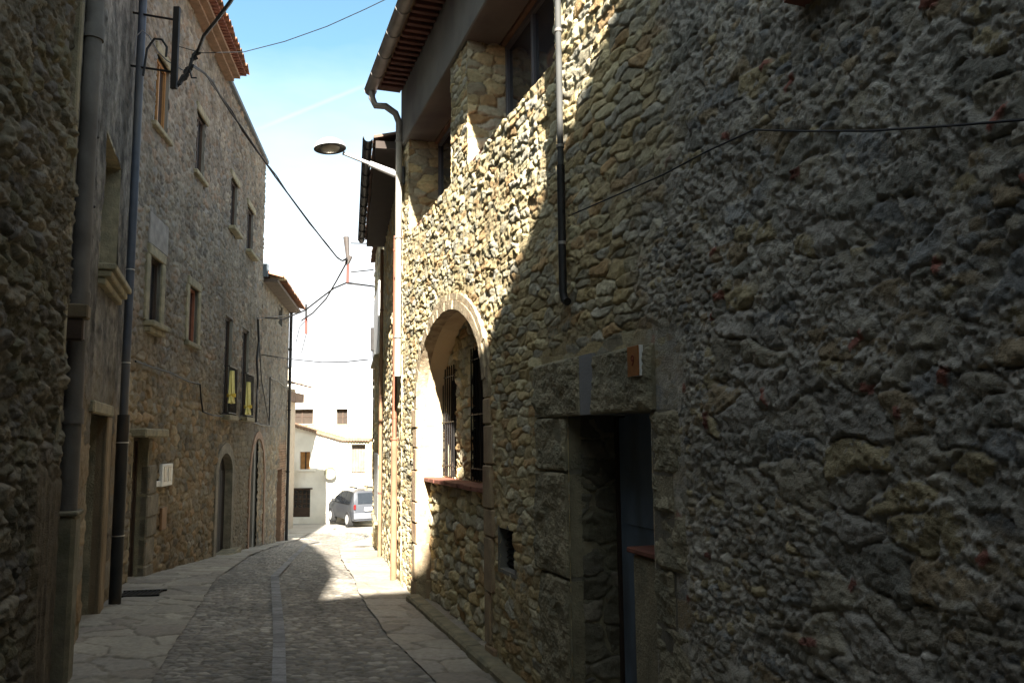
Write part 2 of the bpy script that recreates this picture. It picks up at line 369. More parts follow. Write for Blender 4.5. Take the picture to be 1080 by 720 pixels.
def tile_roof(W, s0, s1, z_eave, over, depth, slope, m, parent, tw=0.2, amp=0.045, name='roof', thick=0.022, rows=10):
    """corrugated clay-tile roof: scalloped edge, real thickness, stepped courses"""
    n = max(2, int(round((s1 - s0) / tw))); tw = (s1 - s0) / n; per = 8
    us = np.arange(n * per + 1) * (tw / per) + s0
    prof = amp * np.abs(np.sin(np.pi * (us - s0) / tw)) ** 0.8 * np.where(True, 1, 1)
    L = over + depth; ts = [0.0]
    step = 0.38
    t = 0.0
    rowsl = []
    while t < min(L, rows * step) - 1e-6: rowsl.append((t, min(t + step, L))); t += step
    if rowsl[-1][1] < L: rowsl.append((rowsl[-1][1], L))
    mb = MB(); rnd = random.Random(int(abs(s0 * 100)) + 3)
    for (a, b) in rowsl:
        la = [[], [], [], []]
        jit = [rnd.uniform(-0.012, 0.012) for _ in range(n + 1)]
        for i, s in enumerate(us):
            jj = jit[min(int((s - s0) / tw + 1e-6), n)]
            for q, (t_, dz) in enumerate(((a + jj, 0.018), (b + 0.03, 0.0), (b + 0.03, -thick), (a + jj, 0.018 - thick))):
                la[q].append(W.P(s, z_eave + slope * t_ + prof[i] + dz, over - t_))
        vs = la[0] + la[1] + la[2] + la[3]; k = len(us); fs = []
        for i in range(k - 1):
            for q in range(4):
                q2 = (q + 1) % 4; fs.append((q * k + i, q * k + i + 1, q2 * k + i + 1, q2 * k + i))
        fs.append((0, k, 2 * k, 3 * k)); fs.append((k - 1, 4 * k - 1, 3 * k - 1, 2 * k - 1))
        mb.add(vs, fs)
    return mb.build(name, m, parent, smooth=True)

def sag(a, b, d, n=14):
    a = Vector(a); b = Vector(b)
    return [a.lerp(b, i / n) - Vector((0, 0, d * 4 * (i / n) * (1 - i / n))) for i in range(n + 1)]
def at(px, py, y):
    r = ray(px, py); return r * (y / r.y)

# ================================================================== GROUND
def pts_interp(pts):
    pts = sorted(pts, key=lambda p: p[1]); ys = [p[1] for p in pts]; xs = [p[0] for p in pts]
    return lambda y: np.interp(y, ys, xs)
R1 = Wall(2.16, -0.346, 'R'); R2 = Wall(0.15 - 1.76 + 0.203 * 11.26, -0.203, 'R')
L0 = Wall(-1.4, -0.27, 'L'); L1 = Wall(-1.283, -0.357, 'L'); L2 = Wall(-3.5, -0.1475, 'L')
rl = [ground(*q) for q in ((150, 720), (205, 640), (225, 610), (262, 585), (295, 573))]
rr = [ground(*q) for q in ((467, 720), (415.5, 671), (386, 630))]
rl = [(p.x, p.y) for p in rl]; rr = [(p.x, p.y) for p in rr]
xl = pts_interp([(rl[0][0] + 6 * 0.33, rl[0][1] - 6), (rl[0][0] + 13 * .33, rl[0][1] - 13)] + rl + [(rl[-1][0] - 1.5, 36)])
xr = pts_interp([(rr[0][0] + 6 * 0.33, rr[0][1] - 6), (rr[0][0] + 13 * .33, rr[0][1] - 13)] + rr + [(-3.1, 15.0), (-4.3, 20.5), (-4.6, 23), (-5.0, 28), (-6, 36)])
def wleft(y): return np.where(y < 4.9, -1.4 - 0.27 * y, np.where(y < 10.5, -1.283 - 0.357 * y, -3.5 - 0.1475 * y)) - 0.3
def wright(y): return np.where(y < 10.35, 2.16 - 0.346 * y, R2.c - 0.203 * y) + 0.3

def ground_strip(name, xa, xb, y0, y1, ystep, nx, fn, m, dz, label=None, flare=0):
    ys = [y0]
    while ys[-1] < y1:
        d = max(abs(ys[-1]), 4.0); ys.append(ys[-1] + max(ystep, d * d * 0.00028) if ys[-1] > 3 else ys[-1] + 0.06)
    ys = np.array(ys); T, Y = np.meshgrid(np.linspace(0, 1, nx), ys)
    XA = xa(Y); XB = xb(Y); X = XA * (1 - T) + XB * T
    h, C = fn(X + 0.33 * (Y - 6), Y)     # street-aligned pattern
    Z = np.interp(Y, GY, GZ) + h + dz
    P = np.stack([X, Y, Z], -1)
    nv, nu = X.shape; idx = np.arange(nu * nv).reshape(nv, nu)
    q = np.stack([idx[:-1, :-1], idx[:-1, 1:], idx[1:, 1:], idx[1:, :-1]], -1).reshape(-1, 4)
    me = bpy.data.meshes.new(name); me.vertices.add(nu * nv); me.vertices.foreach_set('co', P.reshape(-1).astype(np.float32))
    me.loops.add(q.size); me.loops.foreach_set('vertex_index', q.reshape(-1).astype(np.int32))
    me.polygons.add(len(q)); me.polygons.foreach_set('loop_start', (np.arange(len(q)) * 4).astype(np.int32)); me.update(calc_edges=True)
    me.polygons.foreach_set('use_smooth', np.ones(len(q), bool))
    ca = me.color_attributes.new('Col', 'FLOAT_COLOR', 'POINT')
    ca.data.foreach_set('color', np.concatenate([C.reshape(-1, 3), np.ones((nu * nv, 1))], 1).reshape(-1).astype(np.float32))
    o = link(name, me, m); o['kind'] = 'structure'; return o

def cobbles(S, T):
    w = fbm(S * 4, T * 4, 301, 2) * 0.03
    e, I, J, DX, DY = vor(S + w, T + w, 0.115, 0.058, 300, 0.8, 0.5, 0.25)
    r1 = h2(I, J, 311); r2 = h2(I, J, 312); r3 = h2(I, J, 313)
    st = sst(e + fbm(S * 25, T * 25, 304, 2) * 0.006, 0, 0.014)
    h = 0.009 * (st - 1) + (r1 - 0.5) * 0.008 + DX * (r2 - .5) * 0.12 + DY * (r3 - .5) * 0.16 + fbm(S * 20, T * 20, 305, 3) * 0.003 + fbm(S * .7, T * .7, 306, 2) * 0.03
    c = pal(r3, [(0.19, 0.175, 0.155), (0.235, 0.215, 0.185), (0.155, 0.145, 0.13), (0.3, 0.275, 0.235), (0.2, 0.18, 0.155)]) * (0.75 + 0.5 * r2[..., None])
    mc = np.array((0.17, 0.15, 0.115)) * (1 + 0.4 * fbm(S * 5, T * 5, 307, 3)[..., None])
    C = c * st[..., None] + mc * (1 - st[..., None])
    wear = sst(np.abs(fbm(S * 2.2, T * .25, 310, 3)), .0, .35)[..., None]; C = C * (0.88 + .3 * wear)
    return h - 0.005, np.clip(C * (1 + 0.3 * fbm(S * 1.1, T * 1.1, 309, 3)[..., None]), .02, .6)
def flags(S, T):
    w = fbm(S * 1.8, T * 1.8, 331, 3) * 0.09
    e, I, J, DX, DY = vor(S + w, T - w, 0.55, 0.34, 330, 0.85, 0.7, 0.3, 3.2)
    r1 = h2(I, J, 341); r2 = h2(I, J, 342); r3 = h2(I, J, 343)
    st = sst(e + fbm(S * 14, T * 14, 334, 3) * 0.03, 0.0, 0.022)
    h = 0.008 * (st - 1) + (r1 - 0.5) * 0.010 + DX * (r2 - .5) * 0.012 + DY * (r3 - .5) * 0.012 + fbm(S * 9, T * 9, 335, 4) * 0.004
    c = pal(r3, [(0.3, 0.27, 0.22), (0.26, 0.23, 0.19), (0.35, 0.32, 0.26), (0.29, 0.265, 0.225)]) * (0.85 + 0.3 * r2[..., None])
    mc = np.array((0.22, 0.195, 0.15)) + 0 * c
    C = c * st[..., None] + mc * (1 - st[..., None])
    return h, np.clip(C * (1 + 0.25 * fbm(S * 2, T * 2, 339, 4)[..., None]), .02, .6)
def slabs(S, T):
    e, I, J, DX, DY = vor(S * 0 + 0.0, T, 1.0, 0.16, 350, 0.0, 0.3, 0.0)
    e = np.abs(((T / 0.17) % 1) - 0.5) ; st = 1 - sst(e, 0.44, 0.49)
    r = h2(np.floor(T / 0.17), T * 0, 352)
    c = np.array((0.21, 0.21, 0.215)) * (0.75 + 0.5 * r[..., None])
    return 0.008 * (st - 1) + fbm(S * 12, T * 12, 355, 3) * 0.004 + (r - .5) * .006, c * st[..., None] + 0.12 * (1 - st[..., None])

ground_strip('road', xl, xr, -7, 30, 0.013, 190, cobbles, COBBLE, 0.0)
ground_strip('left_pavement', wleft, lambda y: xl(y) + .05 + .03 * fbm(y * 3, y * 0, 881, 3), -7, 30, 0.016, 110, flags, COBBLE, 0.012)
ground_strip('right_pavement', lambda y: xr(y) - .05 + .03 * fbm(y * 3, y * 0, 882, 3), wright, -7, 30, 0.016, 90, flags, COBBLE, 0.012)
dc = [ground(*q) for q in ((295, 720), (295, 671), (290, 608), (316, 582), (323, 573))]
dcx = pts_interp([(dc[0].x + 6 * .33, dc[0].y - 6), (dc[0].x + 13 * .33, dc[0].y - 13)] + [(p.x, p.y) for p in dc])
ground_strip('drain_channel', lambda y: dcx(y) - 0.06, lambda y: dcx(y) + 0.05, -7, 25, 0.016, 8, slabs, COBBLE, 0.012)
# one broad sheet to the horizon and the little square at the bottom of the street
SQUARE = mat('square_stone', (0.33, 0.31, 0.27), 0.9, bump=0.5, bscale=9, var=0.2, vscale=1.5)
EARTH = mat('earth', (0.22, 0.2, 0.13), 0.95, bump=0.5, bscale=3, var=0.3, vscale=0.2)
mb = MB(); ysn = [-400, -40, 9, 11.3, 16.5, 26.6, 36, 60, 900]
for a, b in zip(ysn[:-1], ysn[1:]):
    za, zb = gz(a) - 0.09, gz(b) - 0.09
    mb.add([(-600, a, za), (600, a, za), (600, b, zb), (-600, b, zb)], [(0, 1, 2, 3)])
tag(mb.build('ground', EARTH), None, None, kind='structure')
mb = MB()
ysn = [24.5, 26.6, 30, 33, 36, 44]
for a, b in zip(ysn[:-1], ysn[1:]):
    za, zb = gz(a) - 0.03, gz(b) - 0.03
    mb.add([(-22, a, za), (6, a, za), (6, b, zb), (-22, b, zb)], [(0, 1, 2, 3)])
tag(mb.build('square', SQUARE), None, None, kind='structure')

# ================================================================== RIGHT HOUSE (long rubble house)
Z = Vector((0, 0, 1))
Rh = thing('stone_house', 'long rubble house on the right with arched window, deep doorway and gallery windows', 'house')
S_END = R1.S(10.35)
aL = R1.hit(512.5, 440)[0]; aR = R1.hit(441, 440)[0]       # near and far arch edges
ac = (aL + aR) / 2; aw = (aR - aL) / 2
ztop = R1.hit(481, 322)[1]; aspr = ztop - 0.95
def arch_z(s, grow=0.0):
    t = np.clip(1 - ((s - ac) / (aw + grow)) ** 2, 0, 1); return aspr + (0.95 + grow) * t ** 0.46
dL, dzt = R1.hit(683.5, 436); dR, _ = R1.hit(597, 440); dz_b = -1.75
dzt = R1.hit(640, 436)[1]
o1a = R1.hit(585, 40)[0]; o1b = R1.hit(493, 100)[0]; o2a = R1.hit(475.5, 120)[0]; o2b = R1.hit(431, 190)[0]
zs, zb_ = 2.59, 3.84
vA, vB = R1.hit(543, 580), R1.hit(527, 580); vz1 = R1.hit(535, 558)[1]; vz0 = R1.hit(535, 602)[1]
jl = R1.hit(567, 500)[0]; jr = R1.hit(722, 500)[0]; lt = R1.hit(600, 378)[1]
def r1mask(s, z):
    m = (s > aL) & (s < aR) & (z < arch_z(s))
    m |= (s > dL) & (s < dR) & (z < dzt)
    m |= (s > o1a) & (s < o1b) & (z > zs) & (z < zb_)
    m |= (s > o2a) & (s < o2b) & (z > zs) & (z < zb_)
    m |= (s > vA[0]) & (s < vB[0]) & (z > vz0) & (z < vz1)
    return m
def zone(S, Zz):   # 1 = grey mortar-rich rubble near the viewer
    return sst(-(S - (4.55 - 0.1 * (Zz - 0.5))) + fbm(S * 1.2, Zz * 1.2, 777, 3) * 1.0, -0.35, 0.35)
fA = rubble(0.2, 0.07, 21, BUFF, (0.46, 0.37, 0.22), depth=0.026, joint=0.009, fill=lambda S, Zz: 0.7 + 0.9 * fbm(S * 2, Zz * 3, 24, 3), rough=0.011, tilt=0.12, warp=0.045, big=0.02, grain=0.006, vary=.35)
fB0 = rubble(0.19, 0.085, 33, GREY, (0.41, 0.385, 0.33), depth=0.02, joint=0.014, crack=0.009, fill=lambda S, Zz: 1.12 + 1.0 * fbm(S * 1.6, Zz * 2.2, 34, 4), rough=0.010, tilt=0.14, warp=0.06, big=0.012, grain=0.024)
fB1 = rubble(0.3, 0.13, 35, GREY, (0.41, 0.385, 0.33), depth=0.024, joint=0.018, crack=0.01, fill=lambda S, Zz: 1.05 + 0.9 * fbm(S * 1.6, Zz * 2.2, 36, 4), rough=0.011, tilt=0.12, warp=0.08, big=0.012, grain=0.024)
def fB(S, Zz):
    a, ca = fB0(S, Zz); b, cb = fB1(S, Zz); k = sst(fbm(S * 1.3, Zz * 1.8, 556, 3), -.04, .04)
    return a * (1 - k) + b * k, ca * (1 - k[..., None]) + cb * k[..., None]
fC = rubble(0.085, 0.04, 37, GREY, (0.41, 0.38, 0.32), depth=0.014, joint=0.01, crack=0.006, fill=1.0, rough=0.006, tilt=0.16, warp=0.03, big=0.0, grain=0.022)
def r1fn(S, Zz):
    z = zone(S, Zz)
    ha, ca = fA(S, Zz); hb, cb = fB(S, Zz); hc, cc = fC(S, Zz)
    k = sst(fbm(S * 1.7, Zz * 2.2, 555, 3), 0.02, 0.12); hb = hb * (1 - k) + (hc + 0.005) * k; cb = cb * (1 - k[..., None]) + cc * k[..., None]
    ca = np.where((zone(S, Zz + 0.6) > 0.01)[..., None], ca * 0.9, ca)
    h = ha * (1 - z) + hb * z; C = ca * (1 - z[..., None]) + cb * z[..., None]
    _, I, J, DX, DY = vor(S, Zz, 0.26, 0.2, 801, 0.9, 0.9)      # odd brick ends bedded in the mortar
    an = h2(I, J, 806) * 3.1; a = DX * np.cos(an) + DY * np.sin(an) + fbm(S * 40, Zz * 40, 808, 2) * .006; b = -DX * np.sin(an) + DY * np.cos(an)
    w = 0.018 + 0.03 * h2(I, J, 807)
    bm = (h2(I, J, 805) < 0.2) * sst(w - np.abs(a), 0, .006) * sst(0.011 + .012 * h2(I, J, 811) - np.abs(b), 0, .004) * z
    C = C * (1 - bm[..., None]) + np.array((0.27, 0.12, 0.09)) * (0.6 + .8 * h2(I, J, 809))[..., None] * bm[..., None]; h = h + bm * .006
    nd = sst(np.minimum(S - (jr + .0), jl - S), -.1, .12) * sst(lt + .15 - Zz, 0, .15); h = h * (1 - nd) - .012 * nd
    return h, C
us = [-9.0]
while us[-1] < S_END:
    s = us[-1]; us.append(s + (max(0.0045, 0.0022 * max(2.0, s)) if s > 1.4 else (0.02 if s > 0 else 0.05)))
us = np.array(us); us[-1] = S_END
vs = np.linspace(-2.0, 4.75, 790)
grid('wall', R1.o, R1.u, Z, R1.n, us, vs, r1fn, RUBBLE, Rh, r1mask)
boxbody(R1, -9, S_END, -4, 4.75, 6.0, CONCRETE, Rh, inset=0.62)

# --- gallery: concrete beam, tile sills, rough reveals, window frames
mb = MB(); R1.box(mb, -9.0, S_END - 0.01, zb_, 4.70, -0.34, 0.035, 0.012); mb.build('lintel_beam', CONCRETE, Rh)
def fine(k, cols=BUFF): return rubble(0.2, 0.11, k, cols, (0.26, 0.2, 0.13), depth=0.025, joint=0.018, fill=0.3, rough=0.01, tilt=0.2)
for (a, b, k) in ((o1a, o1b, 61), (o2a, o2b, 71)):
    # far reveal faces the viewer, near reveal faces away
    grid('reveal', R1.P(b, 0, 0.0), -R1.n, Z, -R1.u, np.linspace(-0.0, 0.62, 48), np.linspace(zs, zb_, 90), fine(k), RUBBLE, Rh)
    grid('reveal', R1.P(a, 0, 0.0), -R1.n, Z, R1.u, np.linspace(-0.0, 0.62, 30), np.linspace(zs, zb_, 60), fine(k + 3), RUBBLE, Rh)
    mb = MB(); R1.box(mb, a + 0.01, b - 0.01, zs - 0.03, zs + 0.012, -0.6, -0.01, 0.006)
    n = int((b - a) / 0.15)
    mb.build('window_sill', REDTILE, Rh)
    mb = MB(); R1.box(mb, a, b, zb_ - 0.02, zb_ + 0.05, -0.62, -0.342); mb.build('soffit', SOFFIT, Rh)
    mb = MB(); R1.box(mb, a - .05, b + .05, zs - .1, zb_ + .1, -0.618, -0.60); mb.build('room_shade_panel', DARK, Rh)
    # frame
    fr = MB(); d0, d1 = -0.45, -0.38; w = 0.05
    zc0, zc1 = zs + 0.014, zb_ - 0.022
    R1.box(fr, a + .01, b - .01, zc1 - w, zc1, d0, d1, .005); R1.box(fr, a + .01, b - .01, zc0, zc0 + w, d0, d1, .005)
    nm = 3 if (b - a) > 1.3 else 2
    for i in range(nm + 1):
        c = a + .01 + (b - a - .02 - w) * i / nm
        R1.box(fr, c, c + w, zc0 + w, zc1 - w, d0 + .002, d1 - .002, .005)
        if 0 < i < nm: R1.box(fr, c + w + .008, c + w * 1.9, zc0 + w, zc1 - w, d0 - .02, d1 - .03, .004)
    fo = fr.build('window', FRAME, Rh)
    g = MB(); R1.box(g, a + .03, b - .03, zc0 + .02, zc1 - .02, d0 + .03, d0 + .036); g.build('pane', GLASS, fo)
    cu = MB(); 
    cpts = []; x0c, x1c = a + (b - a) * 0.40, a + (b - a) * 0.92
    for i in range(60):
        s_ = x0c + (x1c - x0c) * i / 59; cpts.append(R1.P(s_, zc0, d0 - 0.07 + 0.018 * math.sin(i * 0.9)))
    vv = cpts + [p + Z * (zc1 - zc0) for p in cpts]; cu.add(vv, [(i, i + 1, 61 + i, 60 + i) for i in range(59)])
# pier cap stones already in the facade

# --- roof, gutter, downpipe of the gallery house
tile_roof(R1, -9.0, S_END + 0.12, 4.66, 0.36, 4.5, 0.3, ROOFTILE, Rh, tw=0.21, amp=0.06, rows=6)
mb = MB()
for i in range(int((S_END + 9) / 0.14)):
    s = -9 + i * 0.14
    R1.box(mb, s + 0.03, s + 0.095, 4.60, 4.655, 0.036, 0.33, 0.006)
mb.build('eave_brackets', mat('dull_tile', (0.12, 0.055, 0.042), .9, var=.4, vscale=9), Rh)
mb = MB(); R1.box(mb, -9, S_END + .1, 4.656, 4.664, 0.03, 0.35); mb.build('eave_board', SOFFIT, Rh)
def half_gutter(W, s0, s1, z, n0, r, th=0.006):
    mb = MB(); vs = []; fs = []; K = 12
    ss = np.linspace(s0, s1, 30)
    for s in ss:
        for rr_ in (r, r - th):
            for i in range(K + 1):
                a = math.pi * i / K; vs.append(W.P(s, z - rr_ * math.sin(a), n0 - rr_ * math.cos(a)))
    M_ = 2 * (K + 1)
    for j in range(len(ss) - 1):
        for i in range(K):
            fs.append((j * M_ + i, j * M_ + i + 1, (j + 1) * M_ + i + 1, (j + 1) * M_ + i))
            fs.append((j * M_ + K + 2 + i, j * M_ + K + 1 + i, (j + 1) * M_ + K + 1 + i, (j + 1) * M_ + K + 2 + i))
    mb.add(vs, fs)
    # rolled front bead and end disc
    mb.tube([W.P(s0, z, n0 + r), W.P(s1, z, n0 + r)], 0.011, 8)
    disc = [W.P(s1, z, n0)] + [W.P(s1, z - r * math.sin(math.pi * i / K), n0 - r * math.cos(math.pi * i / K)) for i in range(K + 1)]
    mb.prism(disc[1:], W.u * 0.004)
    for s in np.arange(s0 + 0.3, s1, 0.55):
        pts = [W.P(s, z - (r + .005) * math.sin(math.pi * i / K), n0 - (r + .005) * math.cos(math.pi * i / K)) for i in range(K + 1)]
        mb.tube(pts, 0.007, 5)
    return mb
gt = tag(half_gutter(R1, -9, S_END + 0.16, 4.665, 0.42, 0.075).build('roof_gutter', ZINC, None, True), 'weathered half round gutter under the tile edge of the gallery house', 'gutter')
def strap(mb, p, r, w=0.02): mb.tube([p - Z * w / 2, p + Z * w / 2], r, 14)
dpS = R1.hit(421.5, 250)[0] - 0.02; g0 = R1.P(S_END + 0.02, 4.6, 0.42)
dp = thing('downpipe', 'pale downpipe with a swan neck at the sunlit corner of the gallery house', 'drainpipe')
zend = R1.hit(422, 398)[1]
wp = R1.P(S_END - 0.09, 0, 0.075)
neck = [g0, g0 - Z * 0.10, g0 - Z * 0.2 - R1.n * 0.05, g0.lerp(Vector((wp.x, wp.y, 4.25)), 0.5) - Z * 0.04, Vector((wp.x, wp.y, 4.28)) + R1.n * .05, Vector((wp.x, wp.y, 4.16)), Vector((wp.x, wp.y, 4.0))]
MB().tube([Vector((p.x, p.y, p.z)) for p in neck], 0.045, 14).build('swan_neck', ZINC, dp, True)
MB().tube([Vector((wp.x, wp.y, 4.02)), Vector((wp.x, wp.y, zend))], 0.042, 16).build('pipe', PALEPIPE, dp, True)
for z_ in (3.9, 2.6, 1.3):
    mb = MB(); strap(mb, Vector((wp.x, wp.y, z_)), 0.056); mb.build('bracket', ZINC, dp, True)

# --- long thin pipe on the middle of the right wall
t0 = R1.hit(603, 318); tp = thing('cable_conduit', 'thin metal conduit climbing the rubble wall right of the gallery windows', 'conduit')
cx = R1.P(t0[0], 0, 0.06)
MB().tube([Vector((cx.x, cx.y, 4.6)), Vector((cx.x, cx.y, t0[1] + 1.0)), Vector((cx.x, cx.y, t0[1] + .02))], 0.021, 12).build('pipe', mat('conduit_metal', (0.055, 0.055, 0.052), 0.75, 0.0, var=.3), tp, True)
MB().tube([Vector((cx.x, cx.y, t0[1] + .9)), Vector((cx.x, cx.y, t0[1] + .06)), Vector((cx.x, cx.y, t0[1])) - R1.u * .03, Vector((cx.x, cx.y, t0[1] - .015)) - R1.u * .07], 0.026, 12).build('sleeve', IRON, tp, True)
for z_ in (3.3, 2.7, 1.9, 1.25):
    mb = MB(); strap(mb, Vector((cx.x, cx.y, z_)), 0.027); mb.build('bracket', ZINC, tp, True)

# --- arch
rev = 0.31
def arch_path(grow, n=40, z0=None):
    z0 = -1.9 if z0 is None else z0
    pts = [(aL - grow, z0)]
    for i in range(n + 1):
        th = math.pi * i / n; c = -math.cos(th); s_ = math.sin(th) ** 0.92
        pts.append((ac + (aw + grow) * c, aspr + (0.95 + grow) * s_))
    pts.append((aR + grow, z0)); return pts
def ring(g0_, g1_, n0, n1, name, m, z0=None):
    a = arch_path(g0_, z0=z0); b = arch_path(g1_, z0=z0); mb = MB(); k = len(a); rnd = random.Random(5)
    vs = [R1.P(*p, n1 + 0) for p in a] + [R1.P(*p, n1) for p in b] + [R1.P(*p, n0) for p in b] + [R1.P(*p, n0) for p in a]
    fs = []
    for i in range(k - 1):
        for q in range(4):
            q2 = (q + 1) % 4; fs.append((q * k + i, q * k + i + 1, q2 * k + i + 1, q2 * k + i))
    mb.add(vs, fs); return mb.build(name, m, Rh)
# brick voussoirs, two rings, slightly uneven
def voussoirs(g0_, g1_, n1, name, bw=0.075, seed=1):
    rnd = random.Random(seed); mb = MB()
    a = arch_path(g0_, 200)[1:-1]; b = arch_path(g1_, 200)[1:-1]
    acc = [0.0]
    for i in range(1, len(a)): acc.append(acc[-1] + math.hypot(b[i][0] - b[i - 1][0], b[i][1] - b[i - 1][1]))
    n = int(acc[-1] / bw)
    def atd(P_, d): return (np.interp(d, acc, [p[0] for p in P_]), np.interp(d, acc, [p[1] for p in P_]))
    for i in range(n):
        d0 = acc[-1] * i / n + 0.001; d1 = acc[-1] * (i + 1) / n - 0.001; e = rnd.uniform(-.006, .008); 
        q = [atd(a, d0), atd(a, d1), atd(b, d1), atd(b, d0)]
        mb.prism([R1.P(x, z, -0.08) for x, z in q], R1.n * (0.08 + n1 + e))
    return mb.build(name, BANDST, Rh)
ring(-0.01, 0.16, -0.10, 0.006, 'arch_band', BANDST)
voussoirs(-0.005, 0.085, 0.026, 'arch_stones', 0.16, 1)
voussoirs(0.09, 0.155, 0.018, 'arch_stones', 0.13, 2)
# jamb blocks below the spring
rnd = random.Random(8)
for side in (0, 1):
    mb = MB(); z = -1.95
    while z < aspr - 0.05:
        hgt = rnd.uniform(0.22, 0.5); z1 = min(z + hgt, aspr)
        wv = rnd.choice((0.13, 0.2, 0.16, 0.24)); pr = 0.02 + rnd.uniform(0, 0.016)
        if side == 0: R1.box(mb, aL - wv, aL + 0.008, z + .006, z1 - .006, -0.2, pr, 0.01)
        else: R1.box(mb, aR - 0.008, aR + wv, z + .006, z1 - .006, -0.2, pr, 0.01)
        z = z1
    mb.build('jamb', RINGPL, Rh)
# reveal (plastered) following the arch, from the face to the infill
a = arch_path(0.0, 60); k = len(a)
mb = MB(); vs_ = [R1.P(*p, 0.0) for p in a] + [R1.P(*p, -0.6) for p in a]
mb.add(vs_, [(i, k + i, k + i + 1, i + 1) for i in range(k - 1)]); mb.build('arch_reveal', PLASTER, Rh)
zsill = R1.hit(500, 517, -0.12)[1]
w1a = R1.hit(481, 440, -rev)[0]; w1b = R1.hit(464, 440, -rev)[0]; w2a = aL + 0.22; w2b = R1.hit(498.5, 440, -rev)[0]
wt_ = R1.hit(475, 388, -rev)[1]; wb0 = zsill + 0.06
def inm(s, z): return ((s > w1a) & (s < aR - 0.02) & (z > wb0) & (z < wt_)) | ((s > w2a) & (s < w2b) & (z > wb0) & (z < wt_ + .1)) | (z > arch_z(s) + 0.03)
fI = rubble(0.2, 0.11, 91, BUFF, (0.28, 0.22, 0.14), depth=0.035, joint=0.018, fill=0.35, rough=0.012, tilt=0.25)
grid('infill_wall', R1.P(0, 0, -rev), R1.u, Z, R1.n, np.linspace(aL - .02, aR + .02, 190), np.linspace(zsill, ztop + 0.05, 150), fI, RUBBLE, Rh, inm)
fI2 = rubble(0.22, 0.12, 95, BUFF, (0.26, 0.21, 0.14), depth=0.04, joint=0.02, fill=0.3, rough=0.014, tilt=0.3)
grid('infill_wall', R1.P(0, 0, -0.14), R1.u, Z, R1.n, np.linspace(aL, aR, 260), np.linspace(-1.95, zsill + .01, 120), fI2, RUBBLE, Rh)
mb = MB(); n = 11; 
for i in range(n):
    s0_ = aL + 0.01 + (aR - aL - .02) * i / n; s1_ = aL + .01 + (aR - aL - .02) * (i + 1) / n
    R1.box(mb, s0_ + .002, s1_ - .002, zsill, zsill + 0.045, -0.45, -0.07 + rnd.uniform(-.006, .006), .006)
mb.build('arch_sill', REDTILE, Rh)
for (a0, b0, tt) in ((w1a, aR - 0.02, wt_), (w2a, w2b, wt_ + .1)):
    fr = MB(); R1.box(fr, a0, a0 + .05, wb0, tt, -rev - .14, -rev - .08); R1.box(fr, b0 - .05, b0, wb0, tt, -rev - .14, -rev - .08)
    R1.box(fr, a0 + .05, b0 - .05, tt - .05, tt, -rev - .14, -rev - .08); R1.box(fr, a0 + .05, b0 - .05, wb0, wb0 + .06, -rev - .14, -rev - .08)
    R1.box(fr, (a0 + b0) / 2 - .03, (a0 + b0) / 2 + .03, wb0 + .06, tt - .05, -rev - .142, -rev - .082)
    fo = fr.build('window', WOODD, Rh)
    g = MB(); R1.box(g, a0 + .04, b0 - .04, wb0 + .04, tt - .04, -rev - .12, -rev - .115); g.build('pane', GLASS, fo)
    g = MB(); nb = max(5, int((b0 - a0) / 0.095))
    for i in range(nb + 1):
        s_ = a0 + .02 + (b0 - a0 - .04) * i / nb
        g.tube([R1.P(s_, wb0 - .0, -rev + .02), R1.P(s_, tt + .02, -rev + .02)], 0.008, 6)
    for z_ in (wb0 + .12, (wb0 + tt) / 2, tt - .1): g.tube([R1.P(a0 - .01, z_, -rev + .02), R1.P(b0 + .01, z_, -rev + .02)], 0.008, 6)
    g.build('grille', IRON, fo)
mb = MB(); R1.box(mb, aL - .05, aR + .05, -1.9, ztop + .1, -0.615, -0.52); mb.build('room_shade_panel', DARK, Rh)

# --- vent
mb = MB(); 
R1.box(mb, vA[0], vB[0], vz0, vz1, -0.14, -0.1)
for i in range(7):
    z_ = vz0 + (vz1 - vz0) * (i + .3) / 7; mb.box(R1.P(vA[0], z_, -0.1), R1.u * (vB[0] - vA[0]), Z * .008, R1.n * 0.04 - Z * 0.03)
mb.build('vent', ANTH, Rh)
mb = MB()
for (a0, b0, c0, d0) in ((vA[0] - .03, vA[0], vz0 - .03, vz1 + .03), (vB[0], vB[0] + .03, vz0 - .03, vz1 + .03), (vA[0], vB[0], vz1, vz1 + .03), (vA[0], vB[0], vz0 - .03, vz0)):
    R1.box(mb, a0, b0, c0, d0, -0.14, 0.004)
mb.build('vent_frame', CONCRETE, Rh)

# --- doorway
lt = R1.hit(600, 378)[1]
def rough_block(s0, s1, z0, z1, n1, k, name='jamb', cols=None, m=None, back=-0.42, poly=None):
    """dressed but weathered stone block: displaced face on a solid back"""
    mb = MB(); R1.box(mb, s0 + .008, s1 - .008, z0 + .008, z1 - .008, back, n1 - 0.012); 
    nu_, nv_ = max(8, int((s1 - s0) / 0.01)), max(8, int((z1 - z0) / 0.01))
    uu = np.linspace(s0, s1, nu_); vv = np.linspace(z0, z1, nv_); S_, Z_ = np.meshgrid(uu, vv)
    e = np.minimum(np.minimum(S_ - s0, s1 - S_), np.minimum(Z_ - z0, z1 - Z_)) + fbm(S_ * 20, Z_ * 20, k, 2) * .006
    h = n1 - 0.022 * (1 - sst(e, -0.006, 0.02)) + fbm(S_ * 6, Z_ * 8, k + 3, 6, 0.62) * 0.03
    P_ = [R1.P(S_[j, i], Z_[j, i], h[j, i]) for j in range(nv_) for i in range(nu_)]
    mb.add(P_, [(j * nu_ + i, j * nu_ + i + 1, (j + 1) * nu_ + i + 1, (j + 1) * nu_ + i) for j in range(nv_ - 1) for i in range(nu_ - 1)])
    return mb.build(name, m or DRESSED, Rh, False)
